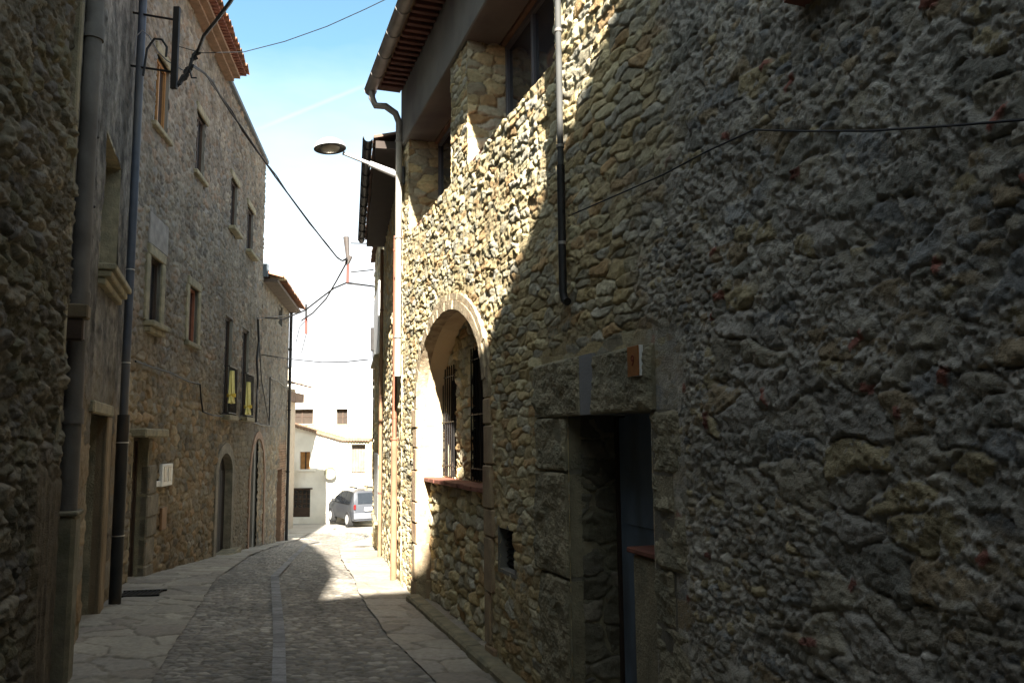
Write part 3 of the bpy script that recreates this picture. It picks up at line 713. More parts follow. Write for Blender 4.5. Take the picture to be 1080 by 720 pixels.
jl = R1.hit(567, 500)[0]; jr = R1.hit(722, 500)[0]
z1_ = R1.hit(590, 497)[1]; z2_ = R1.hit(590, 607)[1]
mb = MB(); R1.box(mb, dR + .012, jl - .03, -1.95, dzt + .003, -.4, -.012); R1.box(mb, jr + .06, dL - .012, -1.95, dzt + .003, -.4, -.012); mb.build('bedding_mortar', mat('joint_mortar', (.2, .18, .14), .95, bump=.5), Rh)
rough_block(dR, jl, z1_ + .006, dzt - 0.004, 0.02, 401); rough_block(dR, jl + .02, z2_ + .006, z1_ - .006, 0.024, 402); rough_block(dR, jl - .05, -1.95, z2_ - .006, 0.018, 403)
zz = [dzt - .004, R1.hit(700, 500)[1], R1.hit(700, 540)[1], R1.hit(700, 600)[1], R1.hit(700, 660)[1], -1.95]
for i in range(5): rough_block(jr + (0.03, .12, .0, .14, -.04)[i], dL, zz[i + 1] + .001, zz[i] - .001, -0.002 + .004 * (i % 2), 410 + i)
ls = R1.hit(690, 400)[0]; lm1 = R1.hit(627, 400)[0]; lm2 = R1.hit(613, 400)[0]; le = R1.hit(567, 420)[0] + .02
zl2 = R1.hit(650, 370)[1]
rough_block(ls, lm1, dzt, zl2, 0.03, 420, 'lintel'); rough_block(lm2, le, dzt, lt, 0.03, 421, 'lintel')
mb = MB(); R1.box(mb, lm1 + .001, lm2 - .001, dzt + .002, zl2 + .02, -0.3, 0.014); mb.build('mortar_joint', OLDRED, Rh)
# reveals: far one rough stone (seen), soffit, near one
grid('reveal', R1.P(dR, 0, -0.10), -R1.n, Z, -R1.u, np.linspace(0, 0.52, 60), np.linspace(-1.95, dzt, 220), rubble(0.3, 0.17, 431, DOLIVE, (0.13, 0.12, 0.1), depth=0.025, joint=0.02, fill=0.4, rough=0.012, tilt=0.1), RUBBLE, Rh)
mb = MB(); R1.box(mb, dL - .2, dL - 0.002, -1.95, dzt, -0.62, -0.3); R1.box(mb, dL, dR, dzt + .004, dzt + .1, -0.62, -0.3); mb.build('reveal', CONCRETE, Rh)
mb = MB(); R1.box(mb, dL, dR, -2.0, -1.66, -0.62, -0.02, .015); mb.build('threshold', DRESSED, Rh)
door = thing('door', 'x', 'x') if False else None
mb = MB(); R1.box(mb, dL + .0, dR - 0.03, -1.655, dzt - 0.01, -0.41, -0.36, .004)
dr = mb.build('door', DOORBLUE, Rh)
mb = MB()
for i in range(2): R1.box(mb, dL + .12, dR - .15, -1.5 + i * .95, -.7 + i * .85, -0.359, -0.348, .004)
mb.build('door_panel', DOORBLUE, dr)
mb = MB(); R1.box(mb, dR - 0.028, dR, -1.655, dzt, -0.45, -0.34, .004); mb.build('door_frame', WOODD, Rh)
# stone ledge with a brick-tile top inside the doorway
lz = R1.hit(675, 580, -0.2)[1]
ee = R1.hit(668, 640, -0.12)[0]
mb = MB(); R1.box(mb, dL - .02, ee, -1.66, lz, -0.32, -0.12, 0.02); mb.build('ledge', DRESSED, Rh)
mb = MB(); R1.box(mb, dL - .02, ee + .03, lz, lz + 0.03, -0.34, -0.10, .006); mb.build('ledge_tile', REDTILE, Rh)
# brick window sill high on the wall
ws = R1.hit(848, 12)
mb = MB()
for i in range(4): R1.box(mb, ws[0] - 0.34 + i * .085, ws[0] - .262 + i * .085, ws[1] + .01, ws[1] + .08, -0.1, 0.09 + .01 * (i % 2), .004)
mb.build('brick_sill', REDTILE, Rh)

# number tile
nA = R1.hit(684, 380); nB = R1.hit(672, 380); nt_ = R1.hit(678, 365)[1]; nb_ = R1.hit(678, 397)[1]
hn = thing('house_number', 'small orange number tile above the right end of the door lintel', 'house number')
mb = MB(); R1.box(mb, nA[0], nB[0], nb_, nt_, 0.03, 0.052, .002); mb.build('backing', WHITEP, hn)
mb = MB(); R1.box(mb, nA[0] + .003, nB[0], nb_, nt_, 0.052, 0.060, .002); mb.build('tile', ORANGE, hn)
tcv = bpy.data.curves.new('digit', 'FONT'); tcv.body = '9'; tcv.size = 0.085; tcv.extrude = 0.001; tcv.align_x = 'CENTER'; tcv.align_y = 'CENTER'
tmp = bpy.data.objects.new('tmp', tcv); COL.objects.link(tmp); dgr = bpy.context.evaluated_depsgraph_get(); dme = bpy.data.meshes.new_from_object(tmp.evaluated_get(dgr))
bpy.data.objects.remove(tmp); dme.materials.clear(); to = link('digit', dme, DIGIT, hn)
to.matrix_world = Matrix.Translation(R1.P((nA[0] + nB[0]) / 2, (nt_ + nb_) / 2, 0.0612)) @ Matrix((-R1.u, Z, R1.n)).transposed().to_4x4()

# kerb plinth at the foot of the wall
mb = MB()
for s in np.arange(5.0, 9.6, 0.62):
    R1.box(mb, s + .004, s + .616, -1.95, -1.73 + rnd.uniform(-.01, .01), -0.02, 0.15 + rnd.uniform(-.02, .01), .02)
tag(mb.build('kerb', DRESSED), None, None, kind='structure')

# wall cable
cb = [R1.hit(*q, 0.035) for q in ((604, 226), (650, 206), (700, 184), (745, 160), (795, 137))]
cb2 = [R1.hit(*q, 0.05) for q in ((795, 137), (850, 138.5), (920, 138), (1000, 133), (1085, 126), (1200, 116))]
tag(MB().tube([R1.P(*p, 0.035) for p in cb] + [R1.P(*p, 0.05) for p in cb2[1:]], 0.0042, 6).build('wall_cable', CABLE, None, True), 'thin black cable strung across the shaded rubble wall on the right', 'cable')

# ================================================================== RIGHT HOUSES BEYOND
H2 = thing('stone_house', 'narrow sunlit rubble house with dark overhanging eave just beyond the pale downpipe', 'house')
a0, b0 = R2.S(10.35), R2.S(15.6)
f2 = rubble(0.22, 0.12, 121, BUFF, (0.5, 0.42, 0.26), depth=0.04, joint=0.03, fill=0.7, rough=0.012, tilt=0.2)
grid('wall', R2.o, R2.u, Z, R2.n, np.linspace(a0, b0, 330), np.linspace(-2.8, 3.95, 340), f2, RUBBLE, H2)
grid('end_wall', R2.P(a0, 0, 0), -R2.n, Z, -R2.u, np.linspace(0, 1.0, 60), np.linspace(-2.3, 3.95, 340), f2, RUBBLE, H2)
boxbody(R2, a0, b0, -4, 3.95, 5.0, CONCRETE, H2)
tile_roof(R2, a0 - .1, b0 + .1, 3.93, 0.40, 4.0, 0.28, DARKTILE, H2, rows=5)
mb = MB(); R2.box(mb, a0 - .08, b0 + .1, 3.80, 3.90, 0.0, 0.36); mb.build('soffit', mat('black_board', (0.045, 0.035, 0.03), 0.9), H2)
mb = half_gutter(R2, a0 - .1, b0 + .12, 3.93, 0.46, 0.06); tag(mb.build('roof_gutter', IRON, None, True), 'dark gutter along the eave of the narrow house beyond the street lamp arm', 'gutter')
# end tile catching the light
cpp = thing('downpipe', 'reddish copper downpipe on the sunlit wall running into a terracotta foot pipe', 'drainpipe')
sC = a0 + .6; q = R2.P(sC, 0, 0.055); zC = at(411, 465, q.y).z
MB().tube([Vector((q.x, q.y, 2.8)), Vector((q.x, q.y, zC))], 0.03, 14).build('pipe', COPPER, cpp, True)
MB().tube([Vector((q.x, q.y, zC + .02)), Vector((q.x, q.y, -1.86))], 0.043, 14).build('foot_pipe', TERRA, cpp, True)
for z_ in (2.6, 1.4, 0.3, zC + .03):
    mb = MB(); strap(mb, Vector((q.x, q.y, z_)), 0.037 if z_ > zC + .1 else .06, .03); mb.build('bracket', COPPER, cpp, True)
# small hooded window and white plaster strips on the narrow house
def win2(pxa, pxb, pt, pb, hood):
    sa, _ = R2.hit(pxb, (pt + pb) / 2); sb, _ = R2.hit(pxa, (pt + pb) / 2); z1 = R2.hit((pxa + pxb) / 2, pt)[1]; z0 = R2.hit((pxa + pxb) / 2, pb)[1]
    mb = MB(); R2.box(mb, sa, sb, z0, z1, -.05, .045, .01); o = mb.build('shutter', WHITEP, H2)
    if hood:
        mb = MB(); R2.box(mb, sa + .1, sb - .1, z0 - .08, z0 - .02, 0, .12, .01); mb.build('stone_ledge', DRESSED, H2)
win2(396, 401, 310, 378, True); win2(396.5, 401, 478, 545, True)

H3 = thing('stone_house', 'farthest house on the right, its rubble edge bordering the sky behind the rusty bracket', 'house')
a3, b3 = R2.S(15.6), R2.S(22)
grid('wall', R2.o, R2.u, Z, R2.n, np.linspace(a3, b3, 200), np.linspace(-3.2, 4.9, 260), rubble(0.3, 0.16, 131, BUFF, (0.4, 0.33, 0.22), depth=0.04, joint=0.04, fill=0.6, rough=0.012, tilt=0.2), FARSTONE, H3)
boxbody(R2, a3, b3, -4.2, 4.9, 4.6, CONCRETE, H3)
tile_roof(R2, a3, b3, 4.88, 0.12, 4.6, 0.2, DARKTILE, H3, rows=3)
mb = MB(); s_ = R2.S(21.0); z_ = at(386, 358, 21.0).z
bx = thing('junction_box', 'small dark box on the sky side edge of the farthest right house', 'electrical box')
MB().box(R2.P(s_ - .1, z_ - .3, 0), R2.u * .2, Z * .6, R2.n * .12, .01).build('box', IRON, bx)
MB().tube([R2.P(s_, z_ - .18, .06), R2.P(s_, z_ - .45, .06), R2.P(s_ - .1, z_ - .6, .05), R2.P(s_ - .1, -1.0, .04)], .015, 6).build('conduit', CABLE, bx, True)
s_, _ = R2.hit(392, 520, .05)
cdp = thing('downpipe', 'slim brown downpipe at the joint between the two sunlit houses on the right', 'drainpipe')
MB().tube([R2.P(a3 - .1, 3.7, .06), R2.P(a3 - .1, -2.3, .06)], .035, 10).build('pipe', TERRA, cdp, True)
for z_ in (2.5, .8, -1):
    mb = MB(); strap(mb, R2.P(a3 - .1, z_, .06), .042, .03); mb.build('bracket', RUST, cdp, True)

# ================================================================== LEFT: rough near house
H0 = thing('stone_house', 'rough dark eroded stone wall of the house filling the left edge', 'house')
s0, s1 = L0.S(-4.5), L0.S(4.9)
f0a = rubble(0.2, 0.11, 141, DOLIVE, (0.17, 0.15, 0.115), depth=0.045, joint=0.03, fill=lambda S, Zz: 0.6 + 0.8 * fbm(S * 1.5, Zz * 1.5, 142, 3), rough=0.02, grain=.022, tilt=0.3, warp=0.05, big=0.09)
def f0(S, Zz):
    h, C = f0a(S, Zz); k = sst(S + .25 * fbm(S * 3, Zz * 1.2, 145, 3), s1 - .55, s1 - .35) * sst(-Zz + .5 * fbm(S, Zz * 2, 146, 2), -.35, .1)
    k = k * 0.9
    return h * (1 - k) + k * (fbm(S * 14, Zz * 1.5, 152, 4) * .02 + .01), C * (1 - k[..., None]) + k[..., None] * np.array((0.13, 0.105, 0.075)) * (1 + .7 * fbm(S * 16, Zz * 1.5, 153, 4)[..., None])
us0 = np.concatenate([np.linspace(s0, 2.6, 90), np.linspace(2.61, s1, 260)])
grid('wall', L0.o, L0.u, Z, L0.n, us0, np.linspace(-2, 3.2, 560), f0, RUBBLE, H0)
mb = MB(); L0.box(mb, s0, s1, 3.2, 3.7, -0.6, -.04); mb.build('upper_wall', GREYPL, H0)
boxbody(L0, s0, s1 + .0, -4, 3.7, 4.0, GREYPL, H0)
tile_roof(L0, s0, s1 + .05, 3.7, 0.3, 4.0, 0.3, ROOFTILE, H0, rows=3)
mb = MB(); L0.box(mb, s1 - .06, s1 + .015, -2.2, 3.7, -.7, -.01, .01); mb.build('corner_stones', DRESSED, H0)

# ================================================================== LEFT: plastered house
H1 = thing('plaster_house', 'narrow grey plastered house between the rough near wall and the big blue grey pipe', 'house')
p0, p1 = L1.S(4.6), L1.S(10.6)
dA = L1.hit(90, 540)[0]; dB = L1.hit(107, 540)[0]; dT = L1.hit(99, 436)[1]
wA = L1.hit(107, 240)[0]; wB = L1.hit(125, 240)[0]; wT = L1.hit(118, 152)[1]; wB0 = L1.hit(115, 292)[1]
def l1m(s, z): return ((s > dA) & (s < dB) & (z < dT)) | ((s > wA) & (s < wB) & (z > wB0) & (z < wT))
def l1fn(S, Zz):
    k = sst(Zz + fbm(S * 2, Zz * 2, 160, 3) * .6, 0.2, 0.9)
    hb, cb_ = rubble(0.5, 0.34, 161, OCHRE, (0.22, 0.17, 0.11), depth=0.02, joint=.02, fill=.75, rough=.01, tilt=.05)(S, Zz)
    hp = fbm(S * 3, Zz * 1.5, 162, 4) * .03 + fbm(S * 18, Zz * 18, 165, 3) * .012 + .004
    cp_ = np.array((0.125, 0.115, 0.1)) * (1 + 1.0 * fbm(S * 9, Zz * 9, 164, 4)[..., None]) * (1 + .9 * fbm(S * 2.6, Zz * 0.9, 163, 6)[..., None])
    return hb * (1 - k) + hp * k, np.clip(cb_ * (1 - k[..., None]) + cp_ * k[..., None], .02, .6)
grid('wall', L1.o, L1.u, Z, L1.n, np.linspace(p0, p1, 420), np.linspace(-2.1, 6.6, 560), l1fn, RUBBLE, H1, l1m)
boxbody(L1, p0, p1, -4, 6.6, 4.0, GREYPL, H1)
tile_roof(L1, p0, p1, 6.6, 0.35, 4.0, 0.3, ROOFTILE, H1, rows=3)
def opening(W, parent, sa, sb, z0, z1, depth, frame_m, rev_m, kind='window', fw=0.05, glass=True, rev=True, th=.05, jamb=None, sill=None, inner=None):
    """recess with reveals on three/four sides and a framed leaf in it"""
    if rev:
        mb = MB()
        W.box(mb, sa - th, sa, z0, z1, -depth, -0.004); W.box(mb, sb, sb + th, z0, z1, -depth, -.004)
        W.box(mb, sa - th, sb + th, z1, z1 + th, -depth, -.004)
        if kind == 'window': W.box(mb, sa - th, sb + th, z0 - th, z0, -depth, -.004)
        mb.build('reveal', rev_m, parent)
    mb = MB(); W.box(mb, sa, sa + fw, z0, z1, -depth, -depth + .06); W.box(mb, sb - fw, sb, z0, z1, -depth, -depth + .06)
    W.box(mb, sa + fw, sb - fw, z1 - fw, z1, -depth, -depth + .06)
    if kind == 'window':
        W.box(mb, sa + fw, sb - fw, z0, z0 + fw, -depth, -depth + .06)
        W.box(mb, (sa + sb) / 2 - fw / 2, (sa + sb) / 2 + fw / 2, z0 + fw, z1 - fw, -depth - .0, -depth + .055)
        fo = mb.build('window', frame_m, parent)
        g = MB(); W.box(g, sa + fw * .8, sb - fw * .8, z0 + fw * .8, z1 - fw * .8, -depth + .02, -depth + .026); g.build('pane', GLASS, fo)
    else:
        n = 5
        for i in range(n): W.box(mb, sa + fw + (sb - sa - 2 * fw) * i / n + .003, sa + fw + (sb - sa - 2 * fw) * (i + 1) / n - .003, z0, z1 - fw, -depth + .0, -depth + .035, .004)
        fo = mb.build('door', frame_m, parent)
        k = MB(); k.tube([W.P(sa + fw + .08, (z0 + 1.05), -depth + .03), W.P(sa + fw + .08, z0 + 1.05, -depth + .08)], .018, 8); k.build('handle', IRON, fo)
    mb = MB(); W.box(mb, sa - .04, sb + .04, z0 - .04, z1 + .04, -depth - .05, -depth - .01); mb.build('backing', DARK, parent)
    return fo
opening(L1, H1, dA, dB, -1.85, dT, 0.24, WOODD, DRESSED, 'door', th=.04)
opening(L1, H1, wA, wB, wB0, wT, 0.24, WOODD, DRESSED, th=.04)
mb = MB(); L1.box(mb, dA - .12, dB + .22, dT, dT + .12, -.1, .05, .015); mb.build('lintel', DRESSED, H1)
mb = MB(); L1.box(mb, dB, dB + .3, -1.9, dT - .003, -.1, .03, .015)
mb.build('jamb', mat('warm_stone', (0.25, 0.19, 0.12), .9, bump=.5, var=.25, vscale=4), H1)
mb = MB(); 
for i, (zz_, pr) in enumerate(((0, .16), (-.07, .12), (-.14, .07))): L1.box(mb, wA - .06 + .02 * i, wB + .1 - .03 * i, wB0 - .07 + zz_, wB0 + zz_ - .002, -.05, pr, .012)
mb.build('sill', DRESSED, H1)
cA, cz = L1.hit(84, 328, .16); cB, _ = L1.hit(104, 328, .16); cz0 = L1.hit(95, 356, .16)[1]
cA = 6.42; cB = 6.56; zb0_ = at(93, 335, 6.1).z; zb1_ = at(93, 320, 6.1).z; cz0 = at(93, 358, 6.1).z
mb = MB(); L1.box(mb, cA, cB, zb0_, zb1_, -.05, .20, .012); mb.build('beam_end', mat('weathered_timber', (0.17, 0.13, 0.08), .9, bump=.4, var=.3), H1)
mb = MB(); L1.box(mb, cA + .02, cB - .02, cz0, zb0_ - .003, -.05, .17, .012); mb.build('beam_support', WOODD, H1)
st = thing('stone_post', 'short square stone post against the plastered house, with a drainpipe ending on it', 'stone post')
gp_ = ground(77, 712)
ptop = at(80, 541, gp_.y).z
pa = L1.u; pb = L1.n
O = gp_ - pa * .27 - pb * .17
MB().box((O.x - .0, O.y, -1.95), pa * .27, pb * .17, Z * (ptop + 1.95), .03).build('shaft', mat('mossy_stone', (0.17, 0.155, 0.11), .92, bump=1.3, bscale=25, var=.35, vscale=7, stain=((0.11, 0.11, 0.07), 4)), st)
MB().box(Vector((O.x, O.y, ptop)) - pa * .015 - pb * .015, pa * .3, pb * .2, Z * .035, .01).build('cap', mat('mossy_stone'), st)
gpipe = thing('downpipe', 'fat grey fibre cement downpipe on the plastered house, ending on the stone post', 'drainpipe')
pc = Vector((O.x, O.y, 0)) + pa * .14 + pb * .09
MB().tube([Vector((pc.x, pc.y, 6.5)), Vector((pc.x, pc.y, ptop + .03))], .068, 18).build('pipe', GREYPIPE, gpipe, True)
mb = MB()
for z_ in (3.35, cz + .1, .15): MB().tube([Vector((pc.x, pc.y, z_)), Vector((pc.x, pc.y, z_ + .12))], [.082, .08], 18).build('collar', GREYPIPE, gpipe, True)
mb = MB()
for z_ in (2.55, 1.95): MB().tube([Vector((pc.x, pc.y, z_)) - pa * .15 - pb * .2, Vector((pc.x, pc.y, z_)) + pa * .12 + pb * .06], .012, 6).build('bracket', IRON, gpipe)
# big dark corner pipe: cast iron foot, blue grey upper part
bp_ = ground(121, 637)
bpp = thing('downpipe', 'tall blue grey downpipe with black foot at the corner of the tall rubble house', 'drainpipe')
zj = at(133, 440, bp_.y).z
MB().tube([(bp_.x, bp_.y, 7.6), (bp_.x, bp_.y, zj)], .047, 20).build('pipe', BLUEPIPE, bpp, True)
MB().tube([(bp_.x, bp_.y, zj + .03), (bp_.x, bp_.y, -1.82)], .066, 20).build('foot_pipe', BLUEDARK, bpp, True)
mb = MB()
for py in (285, 383, 467, 565): z_ = at(135, py, bp_.y).z; MB().tube([(bp_.x, bp_.y, z_), (bp_.x, bp_.y, z_ + .012)], .07 if z_ < zj else .051, 20).build('clamp', mat('bright_clamp', (0.5, 0.5, 0.48), .4, .6), bpp, True)

# ================================================================== LEFT: tall rubble house
HT = thing('stone_house', 'tall four storey rubble house on the left with clay tile eave and small framed windows', 'house')
t0_, t1_, tm = L2.S(10.2), L2.S(21.1), L2.S(15.9); ZT = 7.45
wins = []
def rect(pxa, pxb, pt, pb):
    pm = (pt + pb) / 2; xm = (pxa + pxb) / 2
    return (L2.hit(pxa, pm)[0], L2.hit(pxb, pm)[0], L2.hit(xm, pb)[1], L2.hit(xm, pt)[1])
W = {}
W['a'] = rect(164, 178, 64, 140); W['b'] = rect(207, 216, 122, 187); W['c'] = rect(243, 250, 190, 244); W['d'] = rect(260.5, 267, 220, 268)
W['e'] = rect(156, 169, 272, 342); W['f'] = rect(198, 208, 303, 362); W['g'] = rect(236, 244, 333, 438); W['h'] = rect(254.5, 262, 346, 440)
W['door'] = rect(138, 154, 461, 612); W['arch'] = rect(228, 243, 478, 583)
W['niche'] = rect(263, 277.5, 462, 574)
nic = W['niche']; arc = W['arch']
def atop(r, s, k=.3): t = np.clip(1 - ((s - (r[0] + r[1]) / 2) / ((r[1] - r[0]) / 2)) ** 2, 0, 1); hh = k * (r[1] - r[0]); return r[3] - hh + hh * np.sqrt(t)
def l2m(s, z):
    m = np.zeros(s.shape, bool)
    for k, r in W.items():
        if k == 'niche': m |= (s > r[0]) & (s < r[1]) & (z < atop(r, s, .5))
        elif k == 'arch': m |= (s > r[0]) & (s < r[1]) & (z < atop(r, s, .3))
        elif k == 'door': m |= (s > r[0]) & (s < r[1]) & (z < r[3])
        else: m |= (s > r[0]) & (s < r[1]) & (z > r[2]) & (z < r[3])
    return m
fU = rubble(0.2, 0.12, 171, LGREY, (0.2, 0.175, 0.14), crack=.02, depth=0.03, joint=.035, fill=.75, rough=.014, tilt=.25, warp=.05)
fD = rubble(0.24, 0.14, 181, OCHRE, (0.2, 0.16, 0.11), crack=.02, depth=0.035, joint=.03, fill=.6, rough=.014, tilt=.25, warp=.05)
def l2fn(S, Zz):
    k = sst(Zz - 0.13 * (S - 12) * -1 + fbm(S * .8, Zz * .8, 172, 3) * 1.0, 0.7, 1.6)
    hu, cu = fU(S, Zz); hd, cd_ = fD(S, Zz)
    # a greyer dressed stretch round the arched doors
    g = sst(S + fbm(S * .9, Zz * .9, 175, 3), 17.2, 18.3)[..., None] * .6
    cd_ = cd_ * (1 - g) + np.array((0.2, 0.18, 0.14)) * g * (1 + .4 * fbm(S * 4, Zz * 4, 177, 3)[..., None])
    return hu * k + hd * (1 - k), cu * k[..., None] + cd_ * (1 - k[..., None])
grid('wall', L2.o, L2.u, Z, L2.n, np.linspace(t0_ - .15, t1_, 640), np.linspace(-3.0, ZT, 600), l2fn, FARSTONE, HT, l2m)
# nearer side wall of the tall house rises above the plastered house
grid('side_wall', L2.P(t0_ - .15, 0, 0), -L2.n, Z, -L2.u, np.linspace(0, 4.5, 60), np.linspace(5.5, ZT, 40), fU, FARSTONE, HT)
boxbody(L2, t0_ - .15, t1_, -4.5, ZT, 5.0, CONCRETE, HT)
tile_roof(L2, t0_ - .3, tm, ZT + .1, 0.46, 5.0, 0.3, ROOFTILE, HT, tw=.22, amp=.07, rows=6)
mb = MB()
L2.box(mb, t0_ - .15, tm - .05, ZT - .08, ZT - .02, 0, .16); L2.box(mb, t0_ - .15, tm - .05, ZT - .02, ZT + .05, 0, .28)
mb.build('brick_cornice', mat('cornice_brick', (0.24, 0.16, 0.11), .9, bump=.4, var=.3, vscale=8), HT)
mb = MB()
for s in np.arange(t0_ - .1, tm - .1, .12): L2.box(mb, s, s + .07, ZT + .052, ZT + .09, .1, .40)
mb.build('cornice_teeth', REDTILE, HT)
mb = MB(); L2.box(mb, tm, t1_ + .04, ZT, ZT + .09, -5, .07, .01); mb.build('coping', mat('slate_coping', (0.1, 0.12, 0.14), .7), HT)
for k, r in W.items():
    sa, sb, z0, z1 = r
    if k in 'abcdef' and len(k) == 1:
        fo = opening(L2, HT, sa, sb, z0, z1, .11, {'a': WOODO, 'f': mat('red_wood', (0.25, 0.09, 0.05), .7)}.get(k, WOODD), CONCRETE)
        # stone surround and sill
        mb = MB(); t = .09
        L2.box(mb, sa - t, sb + t * 1.6, z1, z1 + .15, -.05, .035, .012)
        if k in 'ef':
            L2.box(mb, sb, sb + .16, z0, z1 - .003, -.05, .03, .01); L2.box(mb, sa - .16, sa, z0, z1 - .003, -.05, .03, .01)
        mb.build('lintel', DRESSED, HT)
        mb = MB(); pr = .14 if k in 'ecd' else .07
        L2.box(mb, sa - .12, sb + .12, z0 - .08, z0 - .002, -.05, pr, .012)
        if k == 'e': L2.box(mb, sa - .09, sb + .09, z0 - .16, z0 - .082, -.05, pr * .6, .012)
        mb.build('sill', DRESSED, HT)
    if k in 'gh' and len(k) == 1:
        opening(L2, HT, sa, sb, z0, z1, .12, WOODD, CONCRETE, fw=.06)
        mb = MB(); L2.box(mb, sa - .08, sb + .08, z0 - .1, z0 - .002, -.05, .17, .01); mb.build('sill', DRESSED, HT)
        mb = MB()
        for i in range(9):
            s_ = sa - .02 + (sb - sa + .04) * i / 8; mb.tube([L2.P(s_, z0, .12), L2.P(s_, z0 + 1.0, .12)], .009, 5)
        for z_ in (z0 + .04, z0 + 1.0):
            mb.tube([L2.P(sa - .02, z_, 0), L2.P(sa - .02, z_, .12), L2.P(sb + .02, z_, .12), L2.P(sb + .02, z_, 0)], .013, 6)
        mb.build('railing', IRON, HT)
mb = MB(); L2.box(mb, W['e'][0] - .1, W['e'][1] + .25, W['e'][3] + .155, W['e'][3] + .62, -.05, .022, .01); mb.build('plaster_patch', mat('lilac_plaster', (0.235, 0.215, 0.195), .9, bump=1.0, bscale=20, var=.3, vscale=6), HT)
r = W['door']; opening(L2, HT, r[0], r[1], -2.0, r[3], .2, WOODD, DRESSED, 'door')
mb = MB(); L2.box(mb, r[0] - .15, r[1] + .3, r[3], r[3] + .12, -.1, .2, .02); mb.build('door_lintel', DRESSED, HT)
mb = MB(); zz_ = -2.05; rnd = random.Random(3)
while zz_ < -.55: h_ = rnd.uniform(.28, .45); L2.box(mb, r[1], r[1] + rnd.uniform(.25, .55), zz_, zz_ + h_ - .004, -.1, .012 + rnd.uniform(0, .02), .02); zz_ += h_
mb.build('jamb', mat('grey_quoin', (0.2, 0.175, 0.135), .9, bump=1.2, bscale=30, var=.35, vscale=8, stain=((.13, .12, .09), 5)), HT)
def arched(Wl, par, r, depth, kfac, leaf, ring_m, ring_w, nm):
    sa, sb, z0, z1 = r; K = 16; mid = (sa + sb) / 2; hw = (sb - sa) / 2; hh = kfac * (sb - sa); zb = gz(r[0] / Wl.L) - .15
    def path(g): return [(sa - g, zb)] + [(mid - (hw + g) * math.cos(math.pi * i / K), z1 - hh + (hh + g) * math.sin(math.pi * i / K)) for i in range(K + 1)] + [(sb + g, zb)]
    A, B = path(0), path(ring_w); k = len(A)
    mb = MB(); vs_ = [Wl.P(*p, .03) for p in A] + [Wl.P(*p, .03) for p in B] + [Wl.P(*p, -.1) for p in B] + [Wl.P(*p, -depth) for p in A]
    mb.add(vs_, [(q * k + i, q * k + i + 1, ((q + 1) % 4) * k + i + 1, ((q + 1) % 4) * k + i) for i in range(k - 1) for q in (0, 1, 3)])
    mb.build('arch_frame', ring_m, par)
    mb = MB(); mb.prism([Wl.P(p[0], p[1], -depth - .05) for p in A], Wl.n * .05); o = mb.build(nm, leaf, par); return o
dd = arched(L2, HT, W['arch'], .14, .3, mat('black_wood', (0.018, 0.014, 0.012), .7), mat('grey_quoin'), .22, 'arched_door')
r = W['arch']
mb = MB()
for i in range(6): L2.box(mb, r[0] + (r[1] - r[0]) * i / 6 + .01, r[0] + (r[1] - r[0]) * (i + 1) / 6 - .01, gz(17) - .1, r[3] - .35, -.14, -.125, .005)
for i in range(5):
    s_ = r[0] + .06 + i * .08; mb.tube([L2.P(s_, gz(17) + .05, -.09), L2.P(s_, gz(17) + 1.0, -.09)], .012, 5)
mb.build('door_boards', mat('black_wood'), dd)
arched(L2, HT, W['niche'], .2, .5, mat('blocked_stone', (0.15, 0.14, 0.11), .9, bump=.8, bscale=8, var=.35, vscale=3), mat('niche_brick', (0.24, 0.15, 0.1), .9, bump=.6, var=.3, vscale=7), .18, 'blocked_arch')
mb = MB(); L2.box(mb, r[0] - .1, r[1] + .2, gz(17) - .3, gz(17.5) + .09, -.3, .22, .02); mb.build('doorstep', DRESSED, HT)
# meter box
r = rect(167.5, 178.5, 489, 512)
mbx = thing('meter_box', 'white meter box with two small panes on the ochre wall of the tall house', 'meter box')
mb = MB(); L2.box(mb, r[0], r[1], r[2], r[3], 0, .05, .006); mb.build('box', WHITEP, mbx)
w_ = r[1] - r[0]; mb = MB()
for i in (0, 1): L2.box(mb, r[0] + w_ * (.16 + .4 * i), r[0] + w_ * (.44 + .4 * i), r[2] + .07, r[3] - .04, .045, .054)
mb.build('pane', FRAME, mbx)
r = rect(163, 167, 507, 513); mb = MB(); L2.box(mb, r[0], r[1], r[2], r[3], 0, .03, .004); tag(mb.build('wall_plate', WHITEP), 'tiny white plate beside the lower corner of the meter box', 'plate')
r = rect(168, 173, 535, 558); mb = MB(); L2.box(mb, r[0], r[1], r[2], r[3], 0, .04, .006); tag(mb.build('hatch_cover', mat('brown_metal', (0.22, 0.12, 0.06), .7, var=.2)), 'narrow brown hatch cover low on the ochre wall below the meter box', 'hatch cover')

